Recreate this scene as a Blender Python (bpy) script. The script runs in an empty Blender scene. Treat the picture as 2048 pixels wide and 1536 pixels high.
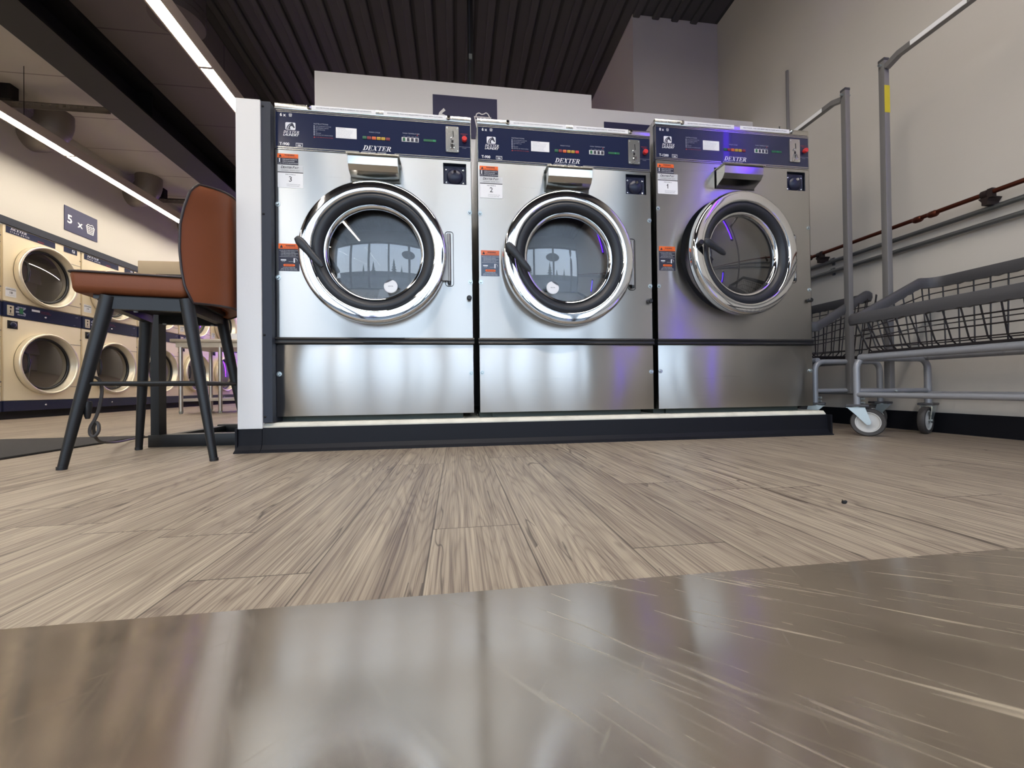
import bpy, bmesh, math, random
from mathutils import Vector, Matrix
random.seed(7)
sc = bpy.context.scene
COL = sc.collection
PI = math.pi

# ------------------------------------------------------------------ materials
MATS = {}
def new_mat(name):
    m = bpy.data.materials.new(name); m.use_nodes = True
    nt = m.node_tree; nt.nodes.clear()
    out = nt.nodes.new('ShaderNodeOutputMaterial')
    return m, nt, out
def nd(nt, typ, **kw):
    n = nt.nodes.new(typ)
    for k, v in kw.items():
        if k.startswith('i_'):
            key = k[2:].replace('_', ' ')
            n.inputs[key].default_value = v
        else:
            setattr(n, k, v)
    return n
def lin(c):
    return tuple(((x/255)/12.92 if x/255 <= .04045 else ((x/255+.055)/1.055)**2.4) for x in c) + (1,)
def pbr(name, rgb, rough=.5, metal=0, bump=0, bscale=200, var=0, vscale=6, coat=0, spec=.5, rvar=0):
    if name in MATS: return MATS[name]
    m, nt, out = new_mat(name)
    b = nd(nt, 'ShaderNodeBsdfPrincipled')
    c = lin(rgb)
    b.inputs['Base Color'].default_value = c
    b.inputs['Roughness'].default_value = rough
    b.inputs['Metallic'].default_value = metal
    b.inputs['Coat Weight'].default_value = coat
    b.inputs['Specular IOR Level'].default_value = spec
    tc = nd(nt, 'ShaderNodeTexCoord')
    if var:
        n = nd(nt, 'ShaderNodeTexNoise'); n.inputs['Scale'].default_value = vscale; n.inputs['Detail'].default_value = 5
        nt.links.new(tc.outputs['Object'], n.inputs['Vector'])
        r = nd(nt, 'ShaderNodeMapRange'); r.inputs['To Min'].default_value = 1-var; r.inputs['To Max'].default_value = 1+var
        nt.links.new(n.outputs['Fac'], r.inputs['Value'])
        mx = nd(nt, 'ShaderNodeMix', data_type='RGBA', blend_type='MULTIPLY'); mx.inputs[0].default_value = 1
        mx.inputs[6].default_value = c
        nt.links.new(r.outputs[0], mx.inputs[7]); nt.links.new(mx.outputs[2], b.inputs['Base Color'])
        if rvar:
            r2 = nd(nt, 'ShaderNodeMapRange'); r2.inputs['To Min'].default_value = max(0.02, rough-rvar); r2.inputs['To Max'].default_value = rough+rvar
            nt.links.new(n.outputs['Fac'], r2.inputs['Value']); nt.links.new(r2.outputs[0], b.inputs['Roughness'])
    if bump:
        n = nd(nt, 'ShaderNodeTexNoise'); n.inputs['Scale'].default_value = bscale; n.inputs['Detail'].default_value = 3
        nt.links.new(tc.outputs['Object'], n.inputs['Vector'])
        bp = nd(nt, 'ShaderNodeBump'); bp.inputs['Strength'].default_value = bump; bp.inputs['Distance'].default_value = .002
        nt.links.new(n.outputs['Fac'], bp.inputs['Height']); nt.links.new(bp.outputs[0], b.inputs['Normal'])
    nt.links.new(b.outputs[0], out.inputs[0])
    MATS[name] = m
    return m
def emit(name, rgb, strength):
    m, nt, out = new_mat(name)
    e = nd(nt, 'ShaderNodeEmission'); e.inputs[0].default_value = rgb + (1,); e.inputs[1].default_value = strength
    nt.links.new(e.outputs[0], out.inputs[0]); MATS[name] = m
    return m
def glassy(name, tint, base, edge, rough=.0):
    """thin pane: tinted see-through plus a mirror share that grows towards grazing"""
    m, nt, out = new_mat(name)
    t = nd(nt, 'ShaderNodeBsdfTransparent'); t.inputs[0].default_value = tint + (1,)
    g = nd(nt, 'ShaderNodeBsdfGlossy'); g.inputs['Roughness'].default_value = rough
    lw = nd(nt, 'ShaderNodeLayerWeight'); lw.inputs[0].default_value = .35
    r = nd(nt, 'ShaderNodeMapRange'); r.inputs['To Min'].default_value = base; r.inputs['To Max'].default_value = edge
    nt.links.new(lw.outputs['Facing'], r.inputs['Value'])
    mx = nd(nt, 'ShaderNodeMixShader')
    nt.links.new(r.outputs[0], mx.inputs[0]); nt.links.new(t.outputs[0], mx.inputs[1]); nt.links.new(g.outputs[0], mx.inputs[2])
    nt.links.new(mx.outputs[0], out.inputs[0]); MATS[name] = m
    return m
def brushed(name, rgb, rough, aniso, wave, wscale=2.2, line=.05, metal=1):
    """brushed sheet steel: streaky reflections pulled out up and down, slightly buckled sheet"""
    m, nt, out = new_mat(name)
    b = nd(nt, 'ShaderNodeBsdfPrincipled'); b.inputs['Metallic'].default_value = metal
    b.inputs['Base Color'].default_value = lin(rgb)
    b.inputs['Anisotropic'].default_value = aniso
    b.inputs['Anisotropic Rotation'].default_value = .25
    tg = nd(nt, 'ShaderNodeTangent', direction_type='RADIAL', axis='Z')
    nt.links.new(tg.outputs[0], b.inputs['Tangent'])
    tc = nd(nt, 'ShaderNodeTexCoord')
    mp = nd(nt, 'ShaderNodeMapping'); mp.inputs['Scale'].default_value = (1.2, 1.2, 420)
    n1 = nd(nt, 'ShaderNodeTexNoise'); n1.inputs['Scale'].default_value = 1; n1.inputs['Detail'].default_value = 3
    nt.links.new(tc.outputs['Object'], mp.inputs[0]); nt.links.new(mp.outputs[0], n1.inputs['Vector'])
    r = nd(nt, 'ShaderNodeMapRange'); r.inputs['To Min'].default_value = rough*(1-line); r.inputs['To Max'].default_value = rough*(1+line)
    nt.links.new(n1.outputs['Fac'], r.inputs['Value']); nt.links.new(r.outputs[0], b.inputs['Roughness'])
    oi = nd(nt, 'ShaderNodeObjectInfo')
    ad = nd(nt, 'ShaderNodeVectorMath', operation='ADD')
    ml = nd(nt, 'ShaderNodeVectorMath', operation='SCALE'); ml.inputs[3].default_value = .6
    nt.links.new(oi.outputs['Location'], ml.inputs[0])
    nt.links.new(tc.outputs['Object'], ad.inputs[0]); nt.links.new(ml.outputs[0], ad.inputs[1])
    mp2 = nd(nt, 'ShaderNodeMapping'); mp2.inputs['Scale'].default_value = (1, 1, .55)
    n2 = nd(nt, 'ShaderNodeTexNoise'); n2.inputs['Scale'].default_value = wscale; n2.inputs['Detail'].default_value = 1.5
    nt.links.new(ad.outputs[0], mp2.inputs[0]); nt.links.new(mp2.outputs[0], n2.inputs['Vector'])
    bp = nd(nt, 'ShaderNodeBump'); bp.inputs['Strength'].default_value = 1; bp.inputs['Distance'].default_value = wave
    nt.links.new(n2.outputs['Fac'], bp.inputs['Height']); nt.links.new(bp.outputs[0], b.inputs['Normal'])
    nt.links.new(b.outputs[0], out.inputs[0]); MATS[name] = m
    return m

def floor_mat():
    m, nt, out = new_mat('vinyl_planks'); L = nt.links.new
    b = nd(nt, 'ShaderNodeBsdfPrincipled')
    g = nd(nt, 'ShaderNodeNewGeometry'); s = nd(nt, 'ShaderNodeSeparateXYZ'); L(g.outputs['Position'], s.inputs[0])
    def mth(op, a, bb=None, c=None):
        n = nd(nt, 'ShaderNodeMath', operation=op)
        for i, v in enumerate((a, bb, c)):
            if v is None: continue
            if isinstance(v, (int, float)): n.inputs[i].default_value = v
            else: L(v, n.inputs[i])
        return n.outputs[0]
    u = mth('MULTIPLY_ADD', s.outputs[0], 1/.1635, .287)
    row = mth('FLOOR', u); fu = mth('FRACT', u)
    wn = nd(nt, 'ShaderNodeTexWhiteNoise', noise_dimensions='1D'); L(row, wn.inputs['W'])
    v0 = mth('MULTIPLY_ADD', s.outputs[1], 1/1.22, .21)
    v = mth('ADD', v0, mth('MULTIPLY', wn.outputs['Value'], 3.7))
    col = mth('FLOOR', v); fv = mth('FRACT', v)
    cb = nd(nt, 'ShaderNodeCombineXYZ'); L(row, cb.inputs[0]); L(col, cb.inputs[1])
    wid = nd(nt, 'ShaderNodeTexWhiteNoise', noise_dimensions='2D'); L(cb.outputs[0], wid.inputs['Vector'])
    # per plank shifted coordinates
    off = nd(nt, 'ShaderNodeVectorMath', operation='SCALE'); off.inputs[3].default_value = 31.0
    L(wid.outputs['Color'], off.inputs[0])
    pos = nd(nt, 'ShaderNodeVectorMath', operation='ADD'); L(g.outputs['Position'], pos.inputs[0]); L(off.outputs[0], pos.inputs[1])
    def noise(scale, sx, sy, detail=4, dist=0, rough=.55):
        mp = nd(nt, 'ShaderNodeMapping'); mp.inputs['Scale'].default_value = (sx, sy, 1)
        L(pos.outputs[0], mp.inputs[0])
        n = nd(nt, 'ShaderNodeTexNoise'); n.inputs['Scale'].default_value = scale; n.inputs['Detail'].default_value = detail
        n.inputs['Distortion'].default_value = dist; n.inputs['Roughness'].default_value = rough
        L(mp.outputs[0], n.inputs['Vector']); return n.outputs['Fac']
    fine = noise(1, 230, 5, 3)
    med = noise(1, 34, .7, 5, .3)
    cath = noise(1, 8, .55, 2, .2)
    rings = mth('FRACT', mth('MULTIPLY', cath, 30.0))
    tri = mth('ABSOLUTE', mth('MULTIPLY_ADD', rings, 2.0, -1.0))
    ringamt = mth('MULTIPLY', mth('POWER', tri, 3.0), noise(1, 5, .9, 1))
    mott = noise(1, 60, 2.2, 4)
    lines = noise(1, 420, 3.0, 2)
    lsm = nd(nt, 'ShaderNodeMapRange', interpolation_type='SMOOTHSTEP'); lsm.inputs['From Min'].default_value = .36; lsm.inputs['From Max'].default_value = .52; L(lines, lsm.inputs['Value'])
    crack = mth('SUBTRACT', 1.0, mth('MULTIPLY', mth('ABSOLUTE', mth('SUBTRACT', noise(1, 7, .55, 3, .9), .5)), 130.0))
    crack = mth('MULTIPLY', mth('MAXIMUM', crack, 0.0), mth('GREATER_THAN', noise(1, 4, 1.6, 1), .52))
    val = mth('ADD', mth('MULTIPLY', fine, .50), mth('MULTIPLY', med, .42))
    val = mth('ADD', val, mth('MULTIPLY', mott, .26))
    val = mth('ADD', val, mth('MULTIPLY', mth('SUBTRACT', lsm.outputs[0], .75), .17))
    val = mth('SUBTRACT', val, mth('MULTIPLY', ringamt, .26))
    val = mth('ADD', val, mth('MULTIPLY', mth('SUBTRACT', wid.outputs['Value'], .5), .09))
    rp = nd(nt, 'ShaderNodeValToRGB')
    e = rp.color_ramp.elements
    e[0].position = .30; e[0].color = lin((98, 84, 75))
    e[1].position = .78; e[1].color = lin((178, 165, 145))
    k = e.new(.52); k.color = lin((138, 125, 110))
    L(val, rp.inputs[0])
    seam_u = mth('LESS_THAN', mth('MINIMUM', fu, mth('SUBTRACT', 1.0, fu)), .0075)
    seam_v = mth('LESS_THAN', mth('MINIMUM', fv, mth('SUBTRACT', 1.0, fv)), .0011)
    seam = mth('MAXIMUM', mth('MULTIPLY', seam_u, .75), mth('MULTIPLY', seam_v, .8))
    dark = mth('MAXIMUM', seam, mth('MULTIPLY', crack, .8))
    mx = nd(nt, 'ShaderNodeMix', data_type='RGBA'); L(dark, mx.inputs[0]); L(rp.outputs[0], mx.inputs[6]); mx.inputs[7].default_value = lin((52, 42, 37))
    L(mx.outputs[2], b.inputs['Base Color'])
    rr = nd(nt, 'ShaderNodeMapRange'); rr.inputs['To Min'].default_value = .36; rr.inputs['To Max'].default_value = .56; L(fine, rr.inputs['Value'])
    L(rr.outputs[0], b.inputs['Roughness'])
    b.inputs['Specular IOR Level'].default_value = .35
    bp = nd(nt, 'ShaderNodeBump'); bp.inputs['Strength'].default_value = .25; bp.inputs['Distance'].default_value = .001
    L(mth('SUBTRACT', fine, seam), bp.inputs['Height']); L(bp.outputs[0], b.inputs['Normal'])
    L(b.outputs[0], out.inputs[0]); MATS['floor'] = m
    return m
def lined(name, rgb, axis, pitch, width, depth_rgb, rough=.8, rib=0, var=.12):
    """paint on sheet metal or panels with joints every `pitch` metres along an axis; rib>0 adds rounded ribs"""
    m, nt, out = new_mat(name); L = nt.links.new
    b = nd(nt, 'ShaderNodeBsdfPrincipled'); b.inputs['Roughness'].default_value = rough
    g = nd(nt, 'ShaderNodeNewGeometry'); s = nd(nt, 'ShaderNodeSeparateXYZ'); L(g.outputs['Position'], s.inputs[0])
    mu = nd(nt, 'ShaderNodeMath', operation='MULTIPLY'); L(s.outputs[axis], mu.inputs[0]); mu.inputs[1].default_value = 1/pitch
    fr = nd(nt, 'ShaderNodeMath', operation='FRACT'); L(mu.outputs[0], fr.inputs[0])
    lt = nd(nt, 'ShaderNodeMath', operation='LESS_THAN'); L(fr.outputs[0], lt.inputs[0]); lt.inputs[1].default_value = width
    no = nd(nt, 'ShaderNodeTexNoise'); no.inputs['Scale'].default_value = 1.7; no.inputs['Detail'].default_value = 5; L(g.outputs['Position'], no.inputs['Vector'])
    r = nd(nt, 'ShaderNodeMapRange'); r.inputs['To Min'].default_value = 1-var; r.inputs['To Max'].default_value = 1+var; L(no.outputs['Fac'], r.inputs['Value'])
    mm = nd(nt, 'ShaderNodeMix', data_type='RGBA', blend_type='MULTIPLY'); mm.inputs[0].default_value = 1; mm.inputs[6].default_value = lin(rgb); L(r.outputs[0], mm.inputs[7])
    mx = nd(nt, 'ShaderNodeMix', data_type='RGBA'); L(lt.outputs[0], mx.inputs[0]); L(mm.outputs[2], mx.inputs[6]); mx.inputs[7].default_value = lin(depth_rgb)
    L(mx.outputs[2], b.inputs['Base Color'])
    L(b.outputs[0], out.inputs[0]); MATS[name] = m
    return m
def drum_mat():
    m, nt, out = new_mat('perforated_drum'); L = nt.links.new
    b = nd(nt, 'ShaderNodeBsdfPrincipled'); b.inputs['Metallic'].default_value = .8; b.inputs['Roughness'].default_value = .38
    tc = nd(nt, 'ShaderNodeTexCoord')
    vo = nd(nt, 'ShaderNodeTexVoronoi'); vo.inputs['Scale'].default_value = 85; vo.inputs['Randomness'].default_value = .08
    L(tc.outputs['Object'], vo.inputs['Vector'])
    lt = nd(nt, 'ShaderNodeMath', operation='LESS_THAN'); lt.inputs[1].default_value = .36; L(vo.outputs['Distance'], lt.inputs[0])
    mx = nd(nt, 'ShaderNodeMix', data_type='RGBA'); L(lt.outputs[0], mx.inputs[0]); mx.inputs[6].default_value = lin((112, 109, 104)); mx.inputs[7].default_value = lin((18, 17, 17))
    L(mx.outputs[2], b.inputs['Base Color']); L(b.outputs[0], out.inputs[0]); MATS['drum'] = m
    return m
def bench_mat():
    m, nt, out = new_mat('scratched_steel'); L = nt.links.new
    b = nd(nt, 'ShaderNodeBsdfPrincipled'); b.inputs['Metallic'].default_value = 1
    tc = nd(nt, 'ShaderNodeTexCoord')
    def streak(rot, sx, sy, lo, hi, dist=.6):
        mp0 = nd(nt, 'ShaderNodeMapping'); mp0.inputs['Rotation'].default_value = (0, 0, rot); L(tc.outputs['Object'], mp0.inputs[0])
        mp = nd(nt, 'ShaderNodeMapping'); mp.inputs['Scale'].default_value = (sx, sy, 1); L(mp0.outputs[0], mp.inputs[0])
        n = nd(nt, 'ShaderNodeTexNoise'); n.inputs['Scale'].default_value = 1; n.inputs['Detail'].default_value = 2; n.inputs['Distortion'].default_value = dist
        L(mp.outputs[0], n.inputs['Vector'])
        r = nd(nt, 'ShaderNodeMapRange', interpolation_type='SMOOTHSTEP'); r.inputs['From Min'].default_value = lo; r.inputs['From Max'].default_value = hi
        L(n.outputs['Fac'], r.inputs['Value']); return r.outputs[0]
    a = streak(math.radians(66), 20, 420, .57, .78)
    c = streak(math.radians(58), 13, 300, .60, .80)
    d = streak(math.radians(-60), 16, 420, .64, .78)
    # scratches are denser on one half of the sheet
    s = nd(nt, 'ShaderNodeSeparateXYZ'); L(tc.outputs['Object'], s.inputs[0])
    mr = nd(nt, 'ShaderNodeMapRange'); mr.inputs['From Min'].default_value = -.02; mr.inputs['From Max'].default_value = .06; mr.inputs['To Min'].default_value = .12
    L(s.outputs[0], mr.inputs['Value'])
    mx1 = nd(nt, 'ShaderNodeMath', operation='MAXIMUM'); L(a, mx1.inputs[0]); L(c, mx1.inputs[1])
    mu = nd(nt, 'ShaderNodeMath', operation='MULTIPLY'); L(mx1.outputs[0], mu.inputs[0]); L(mr.outputs[0], mu.inputs[1])
    mu2 = nd(nt, 'ShaderNodeMath', operation='MULTIPLY'); L(d, mu2.inputs[0]); mu2.inputs[1].default_value = .35
    mx = nd(nt, 'ShaderNodeMath', operation='MAXIMUM'); L(mu.outputs[0], mx.inputs[0]); L(mu2.outputs[0], mx.inputs[1])
    cloud = nd(nt, 'ShaderNodeTexNoise'); cloud.inputs['Scale'].default_value = 26; cloud.inputs['Detail'].default_value = 6; L(tc.outputs['Object'], cloud.inputs['Vector'])
    cr = nd(nt, 'ShaderNodeMix', data_type='RGBA'); L(cloud.outputs['Fac'], cr.inputs[0]); cr.inputs[6].default_value = lin((182, 172, 160)); cr.inputs[7].default_value = lin((214, 204, 190))
    cm = nd(nt, 'ShaderNodeMix', data_type='RGBA'); L(mx.outputs[0], cm.inputs[0]); L(cr.outputs[2], cm.inputs[6]); cm.inputs[7].default_value = lin((226, 216, 196))
    L(cm.outputs[2], b.inputs['Base Color'])
    rr = nd(nt, 'ShaderNodeMapRange'); rr.inputs['To Min'].default_value = .10; rr.inputs['To Max'].default_value = .21; L(cloud.outputs['Fac'], rr.inputs['Value'])
    ra = nd(nt, 'ShaderNodeMath', operation='MULTIPLY_ADD'); L(mx.outputs[0], ra.inputs[0]); ra.inputs[1].default_value = .28; L(rr.outputs[0], ra.inputs[2])
    L(ra.outputs[0], b.inputs['Roughness'])
    dirt = nd(nt, 'ShaderNodeBsdfDiffuse'); dirt.inputs[0].default_value = lin((150, 136, 118))
    ms = nd(nt, 'ShaderNodeMixShader'); 
    fr = nd(nt, 'ShaderNodeMapRange'); fr.inputs['To Min'].default_value = .20; fr.inputs['To Max'].default_value = .46; L(cloud.outputs['Fac'], fr.inputs['Value'])
    sf = nd(nt, 'ShaderNodeMath', operation='MAXIMUM'); L(fr.outputs[0], sf.inputs[0])
    sfm = nd(nt, 'ShaderNodeMath', operation='MULTIPLY'); L(mx.outputs[0], sfm.inputs[0]); sfm.inputs[1].default_value = .5; L(sfm.outputs[0], sf.inputs[1])
    scr = nd(nt, 'ShaderNodeMix', data_type='RGBA'); L(mx.outputs[0], scr.inputs[0]); scr.inputs[6].default_value = lin((150, 136, 118)); scr.inputs[7].default_value = lin((190, 178, 156))
    L(scr.outputs[2], dirt.inputs[0])
    L(sf.outputs[0], ms.inputs[0]); L(b.outputs[0], ms.inputs[1]); L(dirt.outputs[0], ms.inputs[2])
    L(ms.outputs[0], out.inputs[0]); MATS['bench'] = m
    return m

M_STEEL = brushed('washer_steel', (192, 192, 190), .28, 1.0, .0030)
M_STEELT = brushed('trim_steel', (200, 199, 194), .24, .5, .002)
M_DRYER = brushed('dryer_steel', (240, 226, 196), .40, .3, .003, metal=.12)
M_CHROME = pbr('chrome', (222, 224, 226), .06, 1)
M_RING = pbr('dryer_ring_steel', (224, 214, 192), .30, .5)
M_NAVY = pbr('navy_panel', (30, 38, 68), .22, 0, coat=.3)
M_NAVYD = pbr('navy_lock', (24, 30, 56), .35)
M_BLACK = pbr('black_plastic', (26, 27, 30), .38)
M_HANDLE = pbr('handle_black', (40, 43, 48), .42)
M_GASKET = pbr('gasket_rubber', (34, 37, 43), .42)
M_DARK = pbr('dark_gap', (16, 15, 16), .7)
M_BASE = pbr('washer_base', (70, 78, 74), .6, .4, var=.35, vscale=9)
M_WHITE = pbr('white_paint', (240, 240, 240), .55, bump=.15, bscale=90)
M_PART = pbr('white_paint_partition', (222, 222, 222), .55, bump=.15, bscale=90)
M_WALLR = pbr('wall_paint_grey', (204, 199, 192), .7, bump=.15, bscale=60, var=.03, vscale=1.2)
M_WALLL = pbr('wall_paint_cream', (206, 202, 192), .7, bump=.15, bscale=60)
M_STRIPTRIM = pbr('charcoal_trim', (50, 54, 64), .5, spec=.3)
M_COVE = pbr('cove_base', (22, 23, 29), .5, var=.1, vscale=3, spec=.22)
M_CONC = pbr('concrete', (214, 209, 193), .85, bump=.7, bscale=45, var=.25, vscale=14)
M_ORANGE = pbr('label_orange', (238, 104, 28), .5)
M_LABEL = pbr('label_white', (236, 237, 240), .5)
M_LABELG = pbr('label_grey', (205, 207, 210), .5)
M_LABELN = pbr('label_navy', (38, 38, 58), .5)
M_TXTW = pbr('print_white', (226, 229, 236), .5)
M_TXTN = pbr('print_navy', (52, 55, 78), .5)
M_TXTK = pbr('print_black', (34, 34, 40), .5)
M_TXTR = pbr('print_red', (150, 36, 44), .5)
M_TXTDIM = pbr('print_dim', (150, 156, 176), .5)
M_RED = pbr('button_red', (214, 52, 52), .35)
M_GREEN = pbr('button_green', (24, 96, 60), .4)
M_GREENL = pbr('display_green', (40, 168, 110), .4)
M_YEL = pbr('button_yellow', (196, 160, 34), .4)
M_ORB = pbr('button_orange', (222, 104, 40), .4)
M_RDD = pbr('button_dark_red', (130, 36, 44), .4)
M_LEATHER = pbr('tan_leather', (118, 66, 39), .42, bump=.10, bscale=260, var=.10, vscale=5, spec=.25)
M_PIPING = pbr('dark_piping', (44, 34, 34), .4)
M_POWDER = pbr('black_powder_coat', (15, 17, 20), .44, bump=.1, bscale=400)
M_TUBE = pbr('grey_tube', (148, 150, 156), .42, .25)
M_POST = pbr('grey_post', (128, 126, 126), .42, .3)
M_WIRE = pbr('black_wire', (34, 28, 30), .45)
M_BUMPER = pbr('grey_bumper', (70, 69, 72), .55, bump=.2, bscale=120)
M_ZINC = pbr('zinc', (190, 200, 202), .3, .9)
M_HUB = pbr('caster_hub', (196, 194, 190), .4)
M_TYRE = pbr('caster_tyre', (66, 62, 60), .6)
M_COPPER = pbr('copper', (104, 56, 42), .38, .85, var=.2, vscale=20)
M_COND = pbr('conduit', (128, 130, 130), .4, .8)
M_IRON = pbr('dark_iron', (44, 32, 30), .6, .3)
M_LAM = pbr('laminate', (178, 156, 124), .5, var=.08, vscale=12)
M_MAT = pbr('carpet_mat', (54, 52, 50), .95, bump=1, bscale=260, var=.4, vscale=70)
M_BEAM = pbr('beam_black', (12, 11, 12), .6)
M_DUCT = pbr('duct_steel', (146, 139, 132), .45, .55)
M_STRUT = pbr('strut_steel', (150, 143, 134), .5, .6)
M_YTAG = pbr('yellow_tag', (206, 190, 40), .5)
M_CORD = pbr('cord_rubber', (58, 54, 52), .5)
M_SSTABLE = pbr('table_steel', (198, 192, 184), .3, .9)
M_ASPH = pbr('asphalt', (54, 56, 58), .9, var=.2, vscale=.4)
M_LEAF = pbr('conifer', (44, 56, 44), .9, var=.3, vscale=3)
M_BARK = pbr('bark', (70, 58, 48), .9)
M_FRAME = pbr('storefront_frame', (70, 70, 72), .45, .4)
M_DECAL = pbr('dark_decal', (24, 24, 32), .6)
M_FLOOR = floor_mat()
M_DECK = lined('ribbed_deck', (74, 73, 73), 0, .19, .22, (56, 55, 55), .75)
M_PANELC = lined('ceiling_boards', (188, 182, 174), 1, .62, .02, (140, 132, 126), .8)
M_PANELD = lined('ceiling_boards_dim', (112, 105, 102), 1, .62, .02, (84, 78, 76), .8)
M_DRUM = drum_mat()
M_BENCH = bench_mat()
M_GLASS = glassy('washer_glass', (.36, .37, .39), .088, .45)
M_DGLASS = glassy('dryer_glass', (.25, .25, .25), .12, .5)
M_PANE = glassy('window_pane', (.96, .97, .98), .03, .12)
M_LED = emit('led_white', (1.0, .90, .79), 10.5)
M_LEDFILL = emit('led_aisle_fill', (1.0, .91, .82), 42)
M_LEDW = emit('led_warm', (1.0, .90, .77), 18)
M_BLUE = emit('led_blue', (.09, .015, 1.0), 9)
M_PURP = emit('led_purple', (.20, .02, 1.0), 19)

# ------------------------------------------------------------------ mesh building
class MB:
    def __init__(s): s.bm = bmesh.new()
    def box(s, x0, x1, y0, y1, z0, z1, bevel=0, seg=2):
        r = bmesh.ops.create_cube(s.bm, size=1, matrix=Matrix.Translation(((x0+x1)/2, (y0+y1)/2, (z0+z1)/2)) @ Matrix.Diagonal((abs(x1-x0), abs(y1-y0), abs(z1-z0), 1)))
        if bevel:
            es = list({e for v in r['verts'] for e in v.link_edges})
            bmesh.ops.bevel(s.bm, geom=es, offset=bevel, segments=seg, affect='EDGES', profile=.5)
        return s
    def quad(s, *pts):
        s.bm.faces.new([s.bm.verts.new(p) for p in pts]); return s
    def poly(s, pts2, y):
        """flat polygon in XZ facing -Y (points given counter-clockwise as seen from -Y)"""
        s.bm.faces.new([s.bm.verts.new((p[0], y, p[1])) for p in pts2]); return s
    def rect(s, x0, x1, z0, z1, y):
        return s.poly([(x0, z0), (x1, z0), (x1, z1), (x0, z1)], y)
    def prism(s, pts2, y0, y1):
        n = len(pts2)
        a = [s.bm.verts.new((p[0], y0, p[1])) for p in pts2]; b = [s.bm.verts.new((p[0], y1, p[1])) for p in pts2]
        s.bm.faces.new(a); s.bm.faces.new(b[::-1])
        for i in range(n): s.bm.faces.new([a[i], b[i], b[(i+1) % n], a[(i+1) % n]])
        return s
    def extr(s, prof, axis, a0, a1):
        """closed 2-D profile swept along X (profile y,z) between a0 and a1"""
        n = len(prof)
        f = (lambda t, p: (t, p[0], p[1])) if axis == 'X' else (lambda t, p: (p[0], t, p[1]))
        a = [s.bm.verts.new(f(a0, p)) for p in prof]; b = [s.bm.verts.new(f(a1, p)) for p in prof]
        s.bm.faces.new(a); s.bm.faces.new(b[::-1])
        for i in range(n): s.bm.faces.new([a[i], b[i], b[(i+1) % n], a[(i+1) % n]])
        return s
    def tube(s, pts, r, n=10, closed=False, cap=True, sq=False):
        pts = [Vector(p) for p in pts]; N = len(pts)
        rad = r if isinstance(r, (list, tuple)) else [r]*N
        rings = []; prev = None
        for i in range(N):
            if closed: t = (pts[(i+1) % N]-pts[i-1])
            elif i == 0: t = pts[1]-pts[0]
            elif i == N-1: t = pts[-1]-pts[-2]
            else: t = (pts[i+1]-pts[i]).normalized()+(pts[i]-pts[i-1]).normalized()
            if t.length < 1e-9: t = Vector((0, 0, 1))
            t.normalize()
            if prev is None:
                ref = Vector((0, 0, 1)) if abs(t.z) < .9 else Vector((1, 0, 0))
                u = t.cross(ref).normalized()
            else:
                u = (prev - t*prev.dot(t))
                u = u.normalized() if u.length > 1e-6 else t.orthogonal().normalized()
            prev = u; w = t.cross(u)
            ring = []
            for k in range(n):
                a = 2*PI*k/n + (PI/4 if sq else 0)
                ring.append(s.bm.verts.new(pts[i] + (u*math.cos(a)+w*math.sin(a))*rad[i]*(1.4142 if sq else 1)))
            rings.append(ring)
        m = N if closed else N-1
        for i in range(m):
            A, B = rings[i], rings[(i+1) % N]
            for k in range(n): s.bm.faces.new([A[k], A[(k+1) % n], B[(k+1) % n], B[k]])
        if cap and not closed:
            s.bm.faces.new(rings[0][::-1]); s.bm.faces.new(rings[-1])
        return s
    def bar(s, a, b, r): return s.tube([a, b], r, n=4, sq=True)
    def lathe(s, prof, c, n=64, axis='Y', close=False):
        """profile of (radius, along) spun about an axis through c"""
        rings = []
        for (r, y) in prof:
            ring = []
            for k in range(n):
                a = 2*PI*k/n
                p, q = r*math.cos(a), r*math.sin(a)
                if axis == 'Y': v = (c[0]+p, c[1]+y, c[2]+q)
                elif axis == 'X': v = (c[0]+y, c[1]+p, c[2]+q)
                else: v = (c[0]+p, c[1]+q, c[2]+y)
                ring.append(s.bm.verts.new(v))
            rings.append(ring)
        L = len(rings)
        for i in range(L if close else L-1):
            A, B = rings[i], rings[(i+1) % L]
            for k in range(n): s.bm.faces.new([A[k], A[(k+1) % n], B[(k+1) % n], B[k]])
        return s
    def disc(s, r, c, n=48, axis='Y', rz=None):
        pts = []
        for k in range(n):
            a = 2*PI*k/n; p, q = r*math.cos(a), (rz or r)*math.sin(a)
            pts.append((c[0]+p, c[1], c[2]+q) if axis == 'Y' else ((c[0], c[1]+p, c[2]+q) if axis == 'X' else (c[0]+p, c[1]+q, c[2])))
        s.bm.faces.new([s.bm.verts.new(p) for p in pts]); return s
    def sphere(s, c, r, sx=1, sy=1, sz=1, u=20, v=12):
        bmesh.ops.create_uvsphere(s.bm, u_segments=u, v_segments=v, radius=r, matrix=Matrix.Translation(c) @ Matrix.Diagonal((sx, sy, sz, 1)))
        return s
    def holed(s, x0, x1, z0, z1, y, holes, rim=0):
        """sheet facing -Y with rectangular holes (x0,x1,z0,z1) and folded-in rims"""
        xs = sorted({x0, x1, *[h[i] for h in holes for i in (0, 1)]}); zs = sorted({z0, z1, *[h[i] for h in holes for i in (2, 3)]})
        vt = {}
        g = lambda x, z: vt.setdefault((x, z), s.bm.verts.new((x, y, z)) if (x, z) not in vt else None) if (x, z) not in vt else vt[(x, z)]
        for i in range(len(xs)-1):
            for j in range(len(zs)-1):
                cx, cz = (xs[i]+xs[i+1])/2, (zs[j]+zs[j+1])/2
                if any(h[0] < cx < h[1] and h[2] < cz < h[3] for h in holes): continue
                s.bm.faces.new([g(xs[i], zs[j]), g(xs[i+1], zs[j]), g(xs[i+1], zs[j+1]), g(xs[i], zs[j+1])])
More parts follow.
